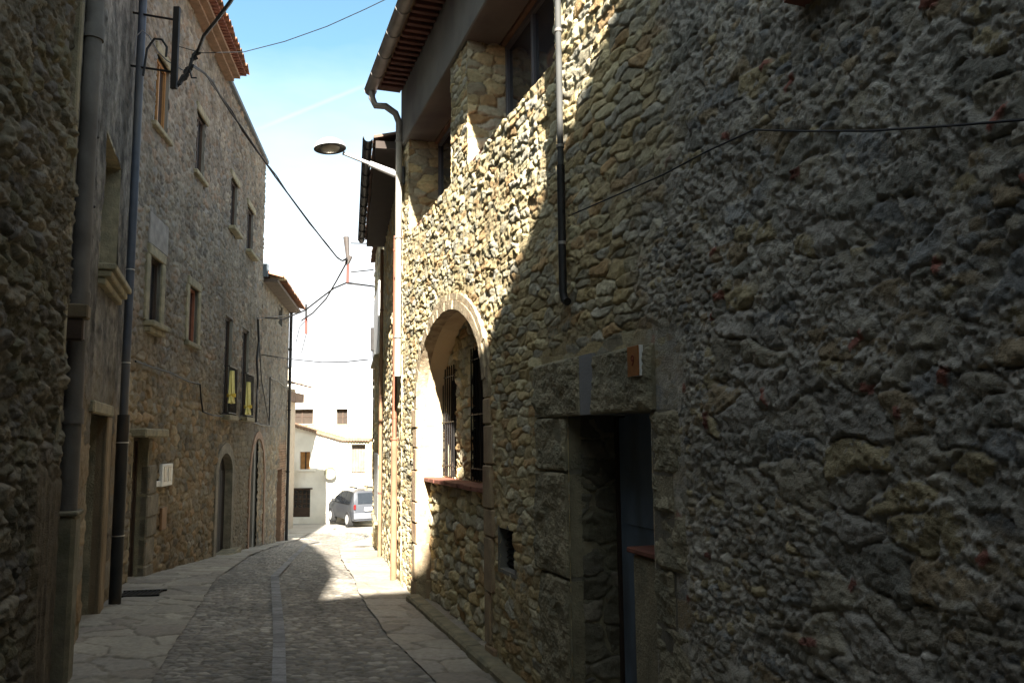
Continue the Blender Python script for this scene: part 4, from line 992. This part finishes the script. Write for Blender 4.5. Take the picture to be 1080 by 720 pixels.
# yellow banners tied to the balcony rails
def banner(k, label, pxa, pxb, pt, pb):
    r = W[k]; n0 = .17; sc_, zt = L2.hit((pxa + pxb) / 2, pt, n0); zb = L2.hit((pxa + pxb) / 2, pb, n0)[1]
    sa = L2.hit(pxa, (pt + pb) / 2, n0)[0]; sb = L2.hit(pxb, (pt + pb) / 2, n0)[0]; w = 0.15
    o = thing('yellow_banner', label, 'banner', 'yellow cloths tied to the balcony rails')
    def cloth(z_a, z_b, wa, wb, nw=26, nh=22, ph=0):
        vs_ = []; 
        for j in range(nh + 1):
            t = j / nh; z_ = z_a + (z_b - z_a) * t; ww = wa + (wb - wa) * t
            for i in range(nw):
                an = 2 * math.pi * i / nw; rr_ = 1 + .22 * math.sin(5 * an + ph + 1.5 * t) * (0.4 + t)
                vs_.append(L2.P(sc_ + ww * rr_ * math.cos(an), z_ + .015 * math.sin(3 * an) * t, n0 + .04 + ww * .45 * rr_ * math.sin(an)))
        fs_ = [(j * nw + i, j * nw + (i + 1) % nw, (j + 1) * nw + (i + 1) % nw, (j + 1) * nw + i) for j in range(nh) for i in range(nw)]
        fs_.append(tuple(range(nw))); fs_.append(tuple(range(nh * nw, (nh + 1) * nw)))
        return MB().add(vs_, fs_)
    zm = zt + (zb - zt) * .74
    cloth(zt, zm, w * .6, w * .75).build('cloth', YELLOW, o, True)
    cloth(zm - .03, zb, w * .65, w * .85, ph=1).build('cloth_tail', YELLOW, o, True)
    MB().tube([L2.P(sc_, zm + .02, n0 + .04), L2.P(sc_, zm - .05, n0 + .04)], w * .6, 12).build('tie', mat('ochre_tie', (0.6, 0.42, 0.06), .8), o, True)
banner('g', 'yellow cloth tied on the left of the two narrow balconies of the tall house', 239, 246.5, 391, 425)
banner('h', 'yellow cloth tied on the right of the two narrow balconies of the tall house', 257, 263.5, 403, 437)

# ================================================================== LEFT: lower house at the end
HL = thing('stone_house', 'lower rubble house at the far end of the left row, with tiled eave', 'house')
e0, e1 = L2.S(21.1), L2.S(26.6); ZL = L2.hit(303, 327)[1]
ZL = 4.35
def l3m(s, z):
    a = L2.hit(294, 332)[0]; b = L2.hit(298, 332)[0]; z0 = L2.hit(296, 343)[1]; z1 = L2.hit(296, 322)[1]
    a2 = L2.hit(291.5, 540)[0]; b2 = L2.hit(296.5, 540)[0]; z2 = L2.hit(294, 495)[1]
    return ((s > a) & (s < b) & (z > z0) & (z < z1)) | ((s > a2) & (s < b2) & (z < z2))
def l3fn(S, Zz):
    hu, cu = fU(S + 40, Zz); hd, cd_ = fD(S + 40, Zz); k = sst(Zz + fbm(S, Zz, 190, 2), -.5, .5)
    b = sst(S + fbm(S * 3, Zz * 3, 191, 2) * .5, 25.2, 25.5)[..., None] * sst(-Zz, -0.2, 0.3)[..., None] * .7
    cd_ = cd_ * (1 - b) + np.array((0.3, 0.17, 0.1)) * b * (1 + .3 * np.sign(np.sin(Zz * 80)))[..., None]
    return hu * k + hd * (1 - k), cu * k[..., None] + cd_ * (1 - k[..., None])
grid('wall', L2.o, L2.u, Z, L2.n, np.linspace(e0, e1, 200), np.linspace(-3.6, ZL, 280), l3fn, FARSTONE, HL, l3m)
grid('end_wall', L2.P(e1, 0, 0), -L2.n, Z, L2.u, np.linspace(0, 4, 60), np.linspace(-3.9, ZL, 100), l3fn, FARSTONE, HL)
boxbody(L2, e0, e1, -4.5, ZL, 5.0, CONCRETE, HL)
tile_roof(L2, e0 + .15, e1 + .15, ZL + .02, .5, 4.0, .3, ROOFTILE, HL, rows=5, tw=.2, amp=.06)
mb = MB(); L2.box(mb, e0 + .15, e1 + .05, ZL - .12, ZL - .03, 0, .36); mb.build('brick_cornice', mat('dull_cornice', (0.09, 0.065, 0.05), .9, var=.3), HL)
mb = MB(); L2.box(mb, e0 + .02, e0 + .14, ZL + .0, ZL + .35, -2.5, .12, .01); mb.build('parapet_tile', mat('slate_coping'), HL)
mb = MB(); mb.tube([L2.P(e0 + .55, ZL + .12, .52), L2.P(e0 + .55, ZL + .1, .1)], .11, 14)
mb.build('end_tile', mat('pale_tile', (0.6, 0.5, 0.33), .8), HL, True)
opening(L2, HL, L2.hit(294, 332)[0], L2.hit(298, 332)[0], L2.hit(296, 343)[1], L2.hit(296, 322)[1], .25, WOODD, CONCRETE)
opening(L2, HL, L2.hit(291.5, 540)[0], L2.hit(296.5, 540)[0], -3.3, L2.hit(294, 495)[1], .3, WOODD, mat('niche_brick'), 'door')
ep = thing('downpipe', 'thin black downpipe on the far corner of the lower left house', 'drainpipe')
q0 = L2.P(e1 - .05, 0, .07)
MB().tube([Vector((q0.x, q0.y, ZL - .1)), Vector((q0.x, q0.y, -3.2))], .05, 10).build('pipe', BLUEDARK, ep, True)
for z_ in (3, 1, -1):
    mb = MB(); strap(mb, Vector((q0.x, q0.y, z_)), .06, .04); mb.build('bracket', IRON, ep, True)

# house corner beyond it: only its eave shows
HB = thing('tiled_house', 'dark tiled eave corner of a house peeping out behind the lower left house', 'house')
pB = at(301, 420, 31.0); 
MB().box((pB.x - 4.0, 30.2, -3.5), (3.75, 0, 0), (0, 3.2, 0), (0, 0, 5.6)).build('wall', mat('far_plaster', (0.35, 0.3, 0.24), .9, var=.15), HB)
WB = Wall(pB.x - .2, 0.0001, 'L')
tile_roof(WB, 29.9, 33.5, 2.15, .62, 4, .28, DARKTILE, HB, rows=3)
mb = MB(); mb.box((pB.x - .25, 30.2, 1.55), (.35, 0, 0), (0, 3.2, 0), (0, 0, .35)); mb.build('corbel', DARKTILE, HB)

# ================================================================== WHITE HOUSE at the bottom of the street
YW = 37.0
WH = thing('white_house', 'sunlit white rendered house closing the street, with a lower tiled wing in front', 'house')
class Front:
    def __init__(s, y): s.y = y
    def x(s, px, py=480): return at(px, py, s.y).x
    def z(s, py, px=345): return at(px, py, s.y).z
    def box(s, mb, xa, xb, z0, z1, d0, d1, bev=0): return mb.box((xa, s.y - d1, z0), (xb - xa, 0, 0), (0, d1 - d0, 0), (0, 0, z1 - z0), bev)
FU = Front(YW); FL = Front(36.2)
def panel(fr, x0, x1, z0, z1, holes, thick, m, par, name='wall', top=None):
    """wall with real rectangular openings: cut into cells"""
    xs = sorted({x0, x1, *[h[0] for h in holes], *[h[1] for h in holes]}); zs_ = sorted({z0, z1, *[h[2] for h in holes], *[h[3] for h in holes]})
    mb = MB()
    for a, b in zip(xs[:-1], xs[1:]):
        for c, d in zip(zs_[:-1], zs_[1:]):
            mx_, mz_ = (a + b) / 2, (c + d) / 2
            if any(h[0] < mx_ < h[1] and h[2] < mz_ < h[3] for h in holes): continue
            fr.box(mb, a, b, c, d, -thick, 0)
    return mb.build(name, m, par)
hu = [(FU.x(303), FU.x(329.5), FU.z(446.5), FU.z(431)), (FU.x(353.5), FU.x(366), FU.z(447.5), FU.z(431))]
zroof = FU.z(404)
panel(FU, -16, -2.0, -4, zroof, hu, .35, WHITEW, WH)
MB().box((-16, YW + .36, -4), (14, 0, 0), (0, 7, 0), (0, 0, zroof + 4)).build('wall_core', WHITEW, WH)
mb = MB(); mb.add([(-16.0, YW - .06, zroof), (-1.8, YW - .06, zroof), (-1.8, YW + 4, zroof + 1.0), (-16.0, YW + 4, zroof + 1.0), (-16.0, YW - .06, zroof + .1), (-1.8, YW - .06, zroof + .1), (-1.8, YW + 4, zroof + 1.1), (-16.2, YW + 4, zroof + 1.1)], [(3, 2, 1, 0), (4, 5, 6, 7), (0, 1, 5, 4), (1, 2, 6, 5), (2, 3, 7, 6), (3, 0, 4, 7)])
mb.build('roof', mat('pale_roof', (0.6, 0.5, 0.38), .9, bump=.3, var=.15), WH)
for h in hu:
    mb = MB(); FU.box(mb, h[0], h[1], h[2], h[3], -.34, -.3); wq = mb.build('window', mat('shadow_wood', (0.035, 0.025, 0.018), .8), WH)
    mb = MB(); FU.box(mb, (h[0] + h[1]) / 2 - .025, (h[0] + h[1]) / 2 + .025, h[2], h[3], -.298, -.27); FU.box(mb, h[0], h[1], (h[2] + h[3]) / 2 - .02, (h[2] + h[3]) / 2 + .02, -.299, -.275); mb.build('mullion', WOODD, wq)
    mb = MB(); FU.box(mb, h[0] - .08, h[1] + .08, h[2] - .07, h[2] - .002, -.1, .06, .01); mb.build('sill', DRESSED, WH)
hl = [(FL.x(316), FL.x(327), FL.z(494.5), FL.z(476)), (FL.x(309), FL.x(328), FL.z(545), FL.z(515.5))]
zc = FL.z(474)
xw0, xw1 = -14.0, FL.x(370)
panel(FL, xw0, xw1, -4, zc, hl, .3, WHITEW, WH, 'wing_wall')
zl_, zr_ = FL.z(448, 303), FL.z(464, 362)
mb = MB(); mb.prism([(xw0, FL.y, zc), (xw1, FL.y, zc), (xw1, FL.y, zr_), (FL.x(303), FL.y, zl_), (xw0, FL.y, zl_ + .9)], (0, .3, 0)); mb.build('wing_gable', WHITEW, WH)
# stone infill and wooden gallery right of the wing
xg0, xg1 = FL.x(370), -2.5
fW = rubble(0.3, 0.2, 201, BUFF, (0.5, 0.43, 0.3), depth=.04, joint=.04, fill=.7, rough=.01)
grid('rubble_wall', (0, FL.y, 0), (1, 0, 0), Z, (0, -1, 0), np.linspace(FL.x(361), xg1, 100), np.linspace(-4, FL.z(466), 70), fW, FARSTONE, WH, lambda s, z: (s > FL.x(368)) & (s < FL.x(385)) & (z > FL.z(498)) & (z < FL.z(469)))
grid('rubble_band', (0, YW - .03, 0), (1, 0, 0), Z, (0, -1, 0), np.linspace(-14, -2.5, 200), np.linspace(FU.z(470), FU.z(449), 24), fW, FARSTONE, WH)
mb = MB()
for i in range(9):
    xa = FL.x(368) + i * .12; zt0 = FL.z(498) - 0
    FL.box(mb, xa, xa + .112, zt0, FL.z(468), -.4, -.36)
mb.build('timber_boards', mat('grey_boards', (0.16, 0.13, 0.11), .85, var=.3), WH)
# tiled edge of the wing roof
mb = MB(); rnd = random.Random(11)
pA = Vector((FL.x(303) - 2.0, FL.y, zl_ + .62)); pM = Vector((FL.x(362), FL.y, zr_)); pE = Vector((FL.x(392), FL.y, zr_ - .02))
nT = 34
for i in range(nT):
    p = pA.lerp(pM, i / nT); q_ = pA.lerp(pM, (i + .9) / nT)
    mb.tube([p + Vector((0, -.2, .03)), p + Vector((0, .8, .05))], .075, 8)
for i in range(10):
    p = pM.lerp(pE, i / 10); mb.tube([p + Vector((0, -.2, .03)), p + Vector((0, .8, .05))], .07, 8)
mb.build('roof_tiles', mat('pale_tile2', (0.2, 0.13, 0.085), .85, var=.35, vscale=4), WH, True)
h = hl[0]; mb = MB(); FL.box(mb, h[0], h[1], h[2], h[3], -.22, -.18)
wo_ = mb.build('window', WOODO, WH)
mb = MB(); FL.box(mb, (h[0] + h[1]) / 2 - .03, (h[0] + h[1]) / 2 + .03, h[2], h[3], -.179, -.165); mb.build('mullion', WOODD, wo_)
mb = MB(); FL.box(mb, h[0] - .1, h[1] + .25, h[2] - .09, h[2] - .002, -.1, .08, .01); mb.build('sill', WHITEW, WH)
h = hl[1]; mb = MB(); FL.box(mb, h[0], h[1], h[2], h[3], -.28, -.24); gd = mb.build('glazed_door', GLASS, WH)
mb = MB(); nx_, nz_ = 4, 4
for i in range(nx_ + 1): x_ = h[0] + (h[1] - h[0] - .05) * i / nx_; FL.box(mb, x_, x_ + .05, h[2], h[3], -.24, -.2)
for j in range(nz_ + 1): z_ = h[2] + .35 + (h[3] - h[2] - .4) * j / nz_; FL.box(mb, h[0], h[1], z_, z_ + .05, -.238, -.19)
FL.box(mb, h[0], h[1], h[2], h[2] + .35, -.238, -.19)
mb.build('glazing_bars', WOODD, gd)
mb = MB(); FL.box(mb, h[0] - .1, h[1] + .1, h[3], h[3] + .06, -.1, .06); mb.build('door_lintel', WOODD, WH)
# round dish
pd = at(349, 498.5, 36.0); sd_ = thing('satellite_dish', 'round pale dish fixed on the white wall above the parked car', 'satellite dish')
mb = MB(); K = 28; prof = [(0.0, 0.06), (.12, .055), (.2, .035), (.26, 0.0), (.27, -.02), (.265, 0.03)]
vs_ = [];
for (r_, d_) in prof:
    for i in range(K): an = 2 * math.pi * i / K; vs_.append((pd.x + r_ * math.cos(an), pd.y - .12 + d_, pd.z + r_ * math.sin(an)))
mb.add(vs_, [(j * K + i, j * K + (i + 1) % K, (j + 1) * K + (i + 1) % K, (j + 1) * K + i) for j in range(len(prof) - 1) for i in range(K)])
mb.build('dish', mat('dish_cream', (0.24, 0.22, 0.15), .6), sd_, True)
MB().tube([(pd.x, pd.y - .06, pd.z), (pd.x, FL.y, pd.z)], .03, 8).build('mount', IRON, sd_)

# ================================================================== CAR
pcar = ground(362, 552); car = thing('parked_car', 'silver grey people carrier parked before the white house, partly hidden by the right wall', 'car')
CY = 33.2; base = Vector((at(391, 545, CY).x, CY, gz(CY)))
HEAD = math.radians(29)        # nose swings left of straight ahead
fx = Vector((-math.sin(HEAD), math.cos(HEAD), 0)); sx = Vector((math.cos(HEAD), math.sin(HEAD), 0))   # forward, right
def cw(x, y, z): return base + sx * x * .88 + fx * y * .85 + Z * z * .9      # x right, y forward from the rear bumper
hwid = .86
prof = [(0.0, .45, 1.0), (0.02, .78, 1.0), (.08, 1.0, .985), (.16, 1.28, .93), (.3, 1.58, .85), (.7, 1.66, .82), (1.6, 1.67, .81), (2.3, 1.6, .82), (2.8, 1.35, .88), (3.25, 1.06, .95), (3.8, .93, .96), (4.2, .8, .92), (4.35, .6, .9), (4.38, .35, .88)]
mb = MB(); ring_ = []
PAINT = mat('silver_paint', (0.055, 0.058, 0.066), .35, .3, var=.03, coat=.5)
for (y_, z_, w_) in prof:
    pass
# cross-sections along the length: lower body + cabin
secs = []
for i in range(45):
    y_ = 4.38 * i / 44
    top = np.interp(y_, [p[0] for p in prof], [p[1] for p in prof]); wt = np.interp(y_, [p[0] for p in prof], [p[2] for p in prof])
    belt = min(top, .98); end = 1 - .10 * max(0, 1 - y_ / .3) ** 2 - .14 * max(0, (y_ - 3.8) / .58) ** 2
    lo = .28
    pts = [(-hwid * end * .93, lo), (-hwid * end, .5), (-hwid * end, min(belt, .8)), (-hwid * end * .975, belt), (-hwid * wt * .97 * end if top > 1.0 else -hwid * end * .9, max(belt + .001, top - .1)), (-hwid * wt * .72, top)]
    pts = pts + [(-x, z) for x, z in pts[::-1]]
    secs.append([cw(x, y_, z) for x, z in pts])
k = len(secs[0]); vs_ = [p for s in secs for p in s]
fs_ = [(j * k + i, j * k + (i + 1) % k, (j + 1) * k + (i + 1) % k, (j + 1) * k + i) for j in range(44) for i in range(k)]
fs_.append(tuple(range(k))); fs_.append(tuple(range(44 * k, 45 * k)))
mb.add(vs_, fs_); mb.build('body', PAINT, car, True)
CG = mat('car_glass', (0.015, 0.017, 0.02), .08, spec=.7)
# rear window, following the tailgate
mb = MB(); mb.prism([cw(-.6, .085, 1.03), cw(.6, .085, 1.03), cw(.56, .235, 1.5), cw(-.56, .235, 1.5)], fx * -.02); mb.build('rear_window', CG, car)
for sgn in (-1, 1):
    mb = MB()
    for (ya, yb) in ((.45, 1.25), (1.31, 2.05), (2.11, 2.95)):
        tA = 1.52 if yb < 2.4 else 1.2
        x0_, x1_ = sgn * hwid * .975, sgn * hwid * .80
        mb.prism([cw(x0_, ya, 1.0), cw(x0_, yb, 1.0), cw(x1_ if yb < 2.4 else sgn * hwid * .93, yb, tA), cw(x1_, ya, 1.53)], sx * (.03 * sgn))
    mb.build('side_windows', CG, car)
    mb = MB(); mb.box(cw(sgn * (hwid - .12) - .07, -.01, .78), sx * .1, fx * .05, Z * .2, .02); mb.build('tail_light', mat('tail_red', (0.12, 0.01, 0.01), .3), car)
    mb = MB(); mb.box(cw(sgn * (hwid + .12) - .09, 2.75, 1.0), sx * .18, fx * .09, Z * .13, .03); mb.build('wing_mirror', mat('mirror_black', (0.03, 0.03, 0.03), .5), car)
    for y_ in (.75, 3.5):
        wh = MB(); c_ = cw(sgn * (hwid - .2), y_, .31); wh.tube([c_, c_ + sx * sgn * .21], .31, 24); tyre = wh.build('wheel', mat('tyre', (0.02, 0.02, 0.02), .9), car, True)
        wh = MB(); wh.tube([c_ + sx * sgn * .2, c_ + sx * sgn * .222], .19, 16); wh.build('rim', LAMPGREY, tyre)
mb = MB(); mb.box(cw(-.8, -.07, .36), sx * 1.6, fx * .12, Z * .24, .03); mb.build('rear_bumper', mat('bumper_grey', (0.13, 0.135, 0.15), .5), car)
mb = MB(); mb.box(cw(-.3, -.085, .72), sx * .6, fx * .09, Z * .14, .004); mb.build('number_plate', WHITEP, car)
MB().tube([cw(0, .6, 1.64), cw(0, .48, 1.95)], .012, 6).build('aerial', IRON, car)
MB().box(cw(-.4, .9, 1.66), sx * .03, fx * 1.2, Z * .05).box(cw(.4, .9, 1.66), sx * .03, fx * 1.2, Z * .05).build('roof_bars', IRON, car)

# ================================================================== STREET LAMP
lamp = thing('street_lamp', 'grey domed street lamp on a slanting arm fixed to the corner of the gallery house', 'street lamp')
pl = R1.P(S_END - .05, 0, .04); za = at(412, 186, pl.y).z
A0 = Vector((pl.x, pl.y, za)); yh = pl.y - .35
HC = at(348, 156, yh)
dirv = (HC - A0).normalized()
MB().tube([A0, A0.lerp(HC, .45)], [.05, .038], 12).tube([A0.lerp(HC, .42), HC - dirv * .17], .024, 10).build('arm', LAMPGREY, lamp, True)
MB().box(A0 - Z * .12 - R1.u * .06 - R1.n * .04, R1.u * .12, R1.n * .05, Z * .24, .01).build('wall_plate', LAMPDARK, lamp)
K = 28; vs_ = []; pf = [(.0, .12), (.06, .115), (.12, .095), (.17, .06), (.2, .01), (.205, -.012), (.19, -.02), (.17, -.005)]
tiltm = Matrix.Rotation(math.radians(-6), 3, 'Y')
for (r_, d_) in pf:
    for i in range(K):
        an = 2 * math.pi * i / K; vs_.append(HC + tiltm @ Vector((r_ * math.cos(an), r_ * math.sin(an), d_)))
MB().add(vs_[:6 * K], [(j * K + i, j * K + (i + 1) % K, (j + 1) * K + (i + 1) % K, (j + 1) * K + i) for j in range(5) for i in range(K)]).build('dome', LAMPGREY, lamp, True)
MB().add(vs_[5 * K:], [(j * K + i, j * K + (i + 1) % K, (j + 1) * K + (i + 1) % K, (j + 1) * K + i) for j in range(2) for i in range(K)] + [tuple(range(2 * K, 3 * K))]).build('rim', LAMPDARK, lamp, True)
mb = MB(); vs_ = []
for (r_, d_) in ((.125, -.006), (.11, -.03), (.07, -.045), (.0, -.05)):
    for i in range(K): an = 2 * math.pi * i / K; vs_.append(HC + tiltm @ Vector((r_ * math.cos(an), r_ * math.sin(an), d_)))
mb.add(vs_, [(j * K + i, j * K + (i + 1) % K, (j + 1) * K + (i + 1) % K, (j + 1) * K + i) for j in range(3) for i in range(K)]).build('lens', mat('lens', (0.4, 0.4, 0.38), .2), lamp, True)

# ================================================================== CABLES AND BRACKETS
br = thing('cable_bracket', 'black upright steel cable bracket on two rods high beside the blue grey downpipe', 'bracket')
YB = 9.3
b0_, b1_ = at(183, 94, YB), at(187, 8, YB); c_ = (b0_ + b1_) / 2
MB().box((c_.x - .035, YB - .03, b0_.z), (.075, 0, 0), (0, .05, 0), (0, 0, b1_.z - b0_.z), .004).build('upright', IRON, br)
for (pa_, pz) in (((137, 13), (181, 21)), ((135, 69), (178, 76))):
    A = at(*pa_, YB + .05); B = at(*pz, YB); B.x = c_.x - .03
    MB().tube([A - Vector((.45, 0, 0)), A, B], .014, 8).build('rod', IRON, br)
loop = [at(151, 80, YB - .05), at(155, 52, YB - .05), at(163, 41, YB - .05), at(171, 42, YB - .05), at(176, 50, YB - .05), at(175, 60, YB - .05)]
tag(MB().tube(loop, .014, 8).build('cable_loop', CABLE, None, True), 'thick black cable loop hooked over the rods of the upright cable bracket', 'cable')
loop2 = [at(142, 60, YB - .08), at(144, 38, YB - .08), at(150, 32, YB - .08), at(157, 38, YB - .05), at(167, 55, YB), at(176, 64, YB), at(196, 76, YB + .1)]
tag(MB().tube(loop2, .007, 6).build('thin_cable', mat('grey_cable', (0.16, 0.16, 0.17), .6), None, True), 'thin grey cable arching off the blue grey downpipe towards the bracket', 'cable')
# clamp cluster where the lines meet
cl0, cl1 = at(189, 90, YB), at(209, 52, YB + .05)
rnd = random.Random(4); mb = MB()
for i in range(5):
    o_ = [Vector((rnd.uniform(-.02, .02), rnd.uniform(-.03, .03), rnd.uniform(-.02, .02))) for _ in range(6)]
    mb.tube([cl0.lerp(cl1, t / 5) + o_[t] for t in range(6)], .011, 6)
for i in range(13):
    p = cl0.lerp(cl1, rnd.uniform(.15, .9)); mb.tube([p + Vector((-.03, 0, -.02)), p + Vector((.04, .02, .025))], .024, 8)
p = at(200, 74, YB); mb.tube([p, p + Vector((.03, 0, -.1)), p + Vector((.09, 0, -.1))], .01, 6)
tag(mb.build('cable_clamps', CABLE, None, True), 'knot of black cable clamps and ties beside the upright cable bracket', 'cable clamp')
# heavy line overhead towards the viewer
over = [at(209, 54, YB + .05), at(215, 38, YB - .8), at(228, 22, YB - 2), at(243, 2, YB - 3.2), at(258, -25, YB - 4.2), at(290, -120, YB - 5.6)]
tag(MB().tube(over, [.022, .02, .018, .017, .015, .012], 8).build('overhead_cable', CABLE, None, True), 'thick black overhead cable rising from the clamp knot out of the top of the picture', 'cable')
# fine wire across to the gallery roof
tw0 = at(184, 48, YB); tw1 = R1.P(R1.S(6.5), 5.2, .3)
wire = [at(184, 48, YB), at(213, 56, YB + .1), at(257, 55, 9.5), at(300, 44, 9.3), at(345, 28, 9.1), at(385, 10, 8.9), at(410, -2, 8.8), at(455, -30, 8.6)]
tag(MB().tube(wire, .005, 6).build('overhead_wire', CABLE, None, True), 'fine black wire crossing the blue sky from the clamp knot to the gallery roof', 'wire')
# bracket on the far right house
YR = 16.4
ins = thing('cable_bracket', 'rusty red insulator bracket standing off the far right house against the white sky', 'bracket')
u0, u1 = at(366.5, 298, YR), at(367, 276, YR); u2 = at(365, 250, YR)
MB().tube([u0, u1], .028, 8).build('upright', mat('red_lead', (0.14, 0.045, 0.035), .7), ins, True)
MB().tube([u1, u1.lerp(u2, .5), u2], [.03, .045, .06], 8).tube([u1 + Vector((-.03, 0, -.05)), u1 + Vector((.05, 0, .12))], .05, 8).build('insulator', mat('old_porcelain', (0.06, 0.05, 0.045), .6), ins, True)
for (pa_, pb__) in (((370, 256.5), (394, 257)), ((370, 287), (394, 284.5)), ((366, 299), (394, 302))):
    MB().tube([at(*pa_, YR), at(*pb__, YR - .05)], .012, 6).build('rod', IRON, ins)
main = [at(206, 68, YB), at(222, 78, YB + .3), at(228, 90, YB + .5)]
A, B = at(228, 90, YB + .5), at(358, 271, YR - .1)
def screen_path(pp, y0, y1): return [at(px, py, y0 + (y1 - y0) * i / (len(pp) - 1)) for i, (px, py) in enumerate(pp)]
path = [(203, 70), (215, 77), (224, 86), (232, 101), (243, 118), (256, 136), (272, 160), (290, 186), (308, 210), (326, 234), (343, 256), (356, 272), (361, 275), (366, 272)]
p1 = screen_path(path, YB, YR); 
p1 = [Vector(p) for p in p1]
p2 = [p + Vector((.02 * math.sin(i * 2.1), .02, .025 * math.cos(i * 1.7))) for i, p in enumerate(p1)]
tag(MB().tube(p1, .014, 8).tube(p2, .011, 6).build('twisted_cable', CABLE, None, True), 'heavy twisted black cable slung down across the sky to the rusty insulator bracket', 'cable')
YL = 26.0
ct = [
 ('cable', [(366, 276), (355, 296), (344, 315), (330, 330), (318, 338)], YR, 22, .018, 'cable dropping steeply from the rusty bracket to the hanging splice'),
 ('cable', [(394, 302), (380, 300), (366, 298), (352, 304), (340, 313), (322, 327), (300, 336), (273, 335)], YR, 21, .018, 'long cable sagging from the foot of the rusty bracket to the lower left house'),
 ('cable', [(388, 379), (365, 381.5), (340, 382), (310, 379), (276, 374)], 18, 21, .013, 'single cable crossing the white sky above the white house roof'),
 ('cable', [(388, 379), (377, 381)], 18, 18, .012, None),
]
for nm, pp, ya, yb, r_, lab in ct:
    if lab: tag(MB().tube(screen_path(pp, ya, yb), r_, 6).build('cable', CABLE, None, True), lab, 'cable')
spl = thing('cable_splice', 'small reddish splice weight hanging where the cables meet in front of the sky', 'cable splice')
MB().tube(screen_path([(323, 321), (323, 335)], 21.5, 21.5), .03, 8).build('clamp', CABLE, spl, True)
MB().tube(screen_path([(323, 335), (323, 352)], 21.5, 21.5), .035, 8).build('weight', mat('red_lead'), spl, True)
tag(MB().tube(screen_path([(323, 352), (318, 372)], 21.5, 23), .01, 5).tube(screen_path([(312, 362), (316, 345), (322, 338)], 23, 21.5), .01, 5).build('tail_cable', CABLE, None, True), 'loose thin tail cable under the reddish splice', 'cable')
def wallpath(W_, pp, off): return [W_.P(*W_.hit(px, py, off), off) for px, py in pp]
tag(MB().tube(wallpath(L2, [(143, 381), (160, 387), (180, 393), (198, 402), (211, 405), (212, 420), (214, 434), (225, 438), (245, 440), (262, 443), (275, 448), (290, 450)], .05), .014, 6).build('wall_cable', CABLE, None, True), 'thin cable along the tall left house, stepping down below the yellow cloths', 'cable')
tag(MB().tube(wallpath(L2, [(272, 335), (273, 360), (271, 380), (272, 400), (270, 445)], .09), .03, 6).tube(wallpath(L2, [(273, 345), (274, 372), (276, 402), (284, 448)], .09), .013, 6).tube(wallpath(L2, [(271, 336), (280, 335), (304, 332)], .12), .013, 6).build('cable_bundle', CABLE, None, True), 'dark vertical bundle of cables where the tall and lower left houses meet', 'cable')
tag(MB().tube(wallpath(L2, [(285, 398), (284, 448)], .09), .02, 6).tube(wallpath(L2, [(285, 398), (292, 401), (304, 410)], .09), .02, 6).build('wall_cable', CABLE, None, True), 'bent cable on the face of the lower left house', 'cable')
# drain grate on the left pavement
pg = ground(149, 627); mb = MB(); W3 = .5
dgx, dgy = L2.n, L2.u
for i in range(9): mb.box(pg - dgx * .22 - dgy * .15 + dgx * (.05 * i) + Z * .012, dgx * .03, dgy * .3, Z * .015)
mb.box(pg - dgx * .25 - dgy * .18 + Z * .01, dgx * .5, dgy * .03, Z * .02).box(pg - dgx * .25 + dgy * .15 + Z * .01, dgx * .5, dgy * .03, Z * .02)
tag(mb.build('drain_grate', IRON), 'small dark iron drain grate in the flagstones near the foot of the big pipe', 'drain grate')

# ================================================================== BEHIND THE VIEWER: unseen house mass, added with an outline shaped to shade the street
HS = thing('stone_house', 'unseen grey house mass behind the viewer, added to cast the street shadow', 'house')
YS = -6.5
te = math.tan(SUN_EL); ca_, sa_ = math.cos(SUN_AZ), math.sin(SUN_AZ)
def zq(x, q): return q - te * (YS * ca_ - x * sa_)
def xp(p): return (p - YS * sa_) / ca_
prof = [(-2.6, 9.8), (-1.95, 9.7), (-1.3, 7.4), (-.86, 5.2), (-.85, 4.1), (.25, 4.25), (.42, 4.85), (1.3, 5.1), (4.2, 5.9)]
poly = [(xp(p), zq(xp(p), q)) for p, q in prof]
mb = MB(); mb.prism([(x, YS, z) for x, z in poly] + [(poly[-1][0], YS, -2), (poly[0][0], YS, -2)], (0, -6, 0)); mb.build('wall', GREYPL, HS)
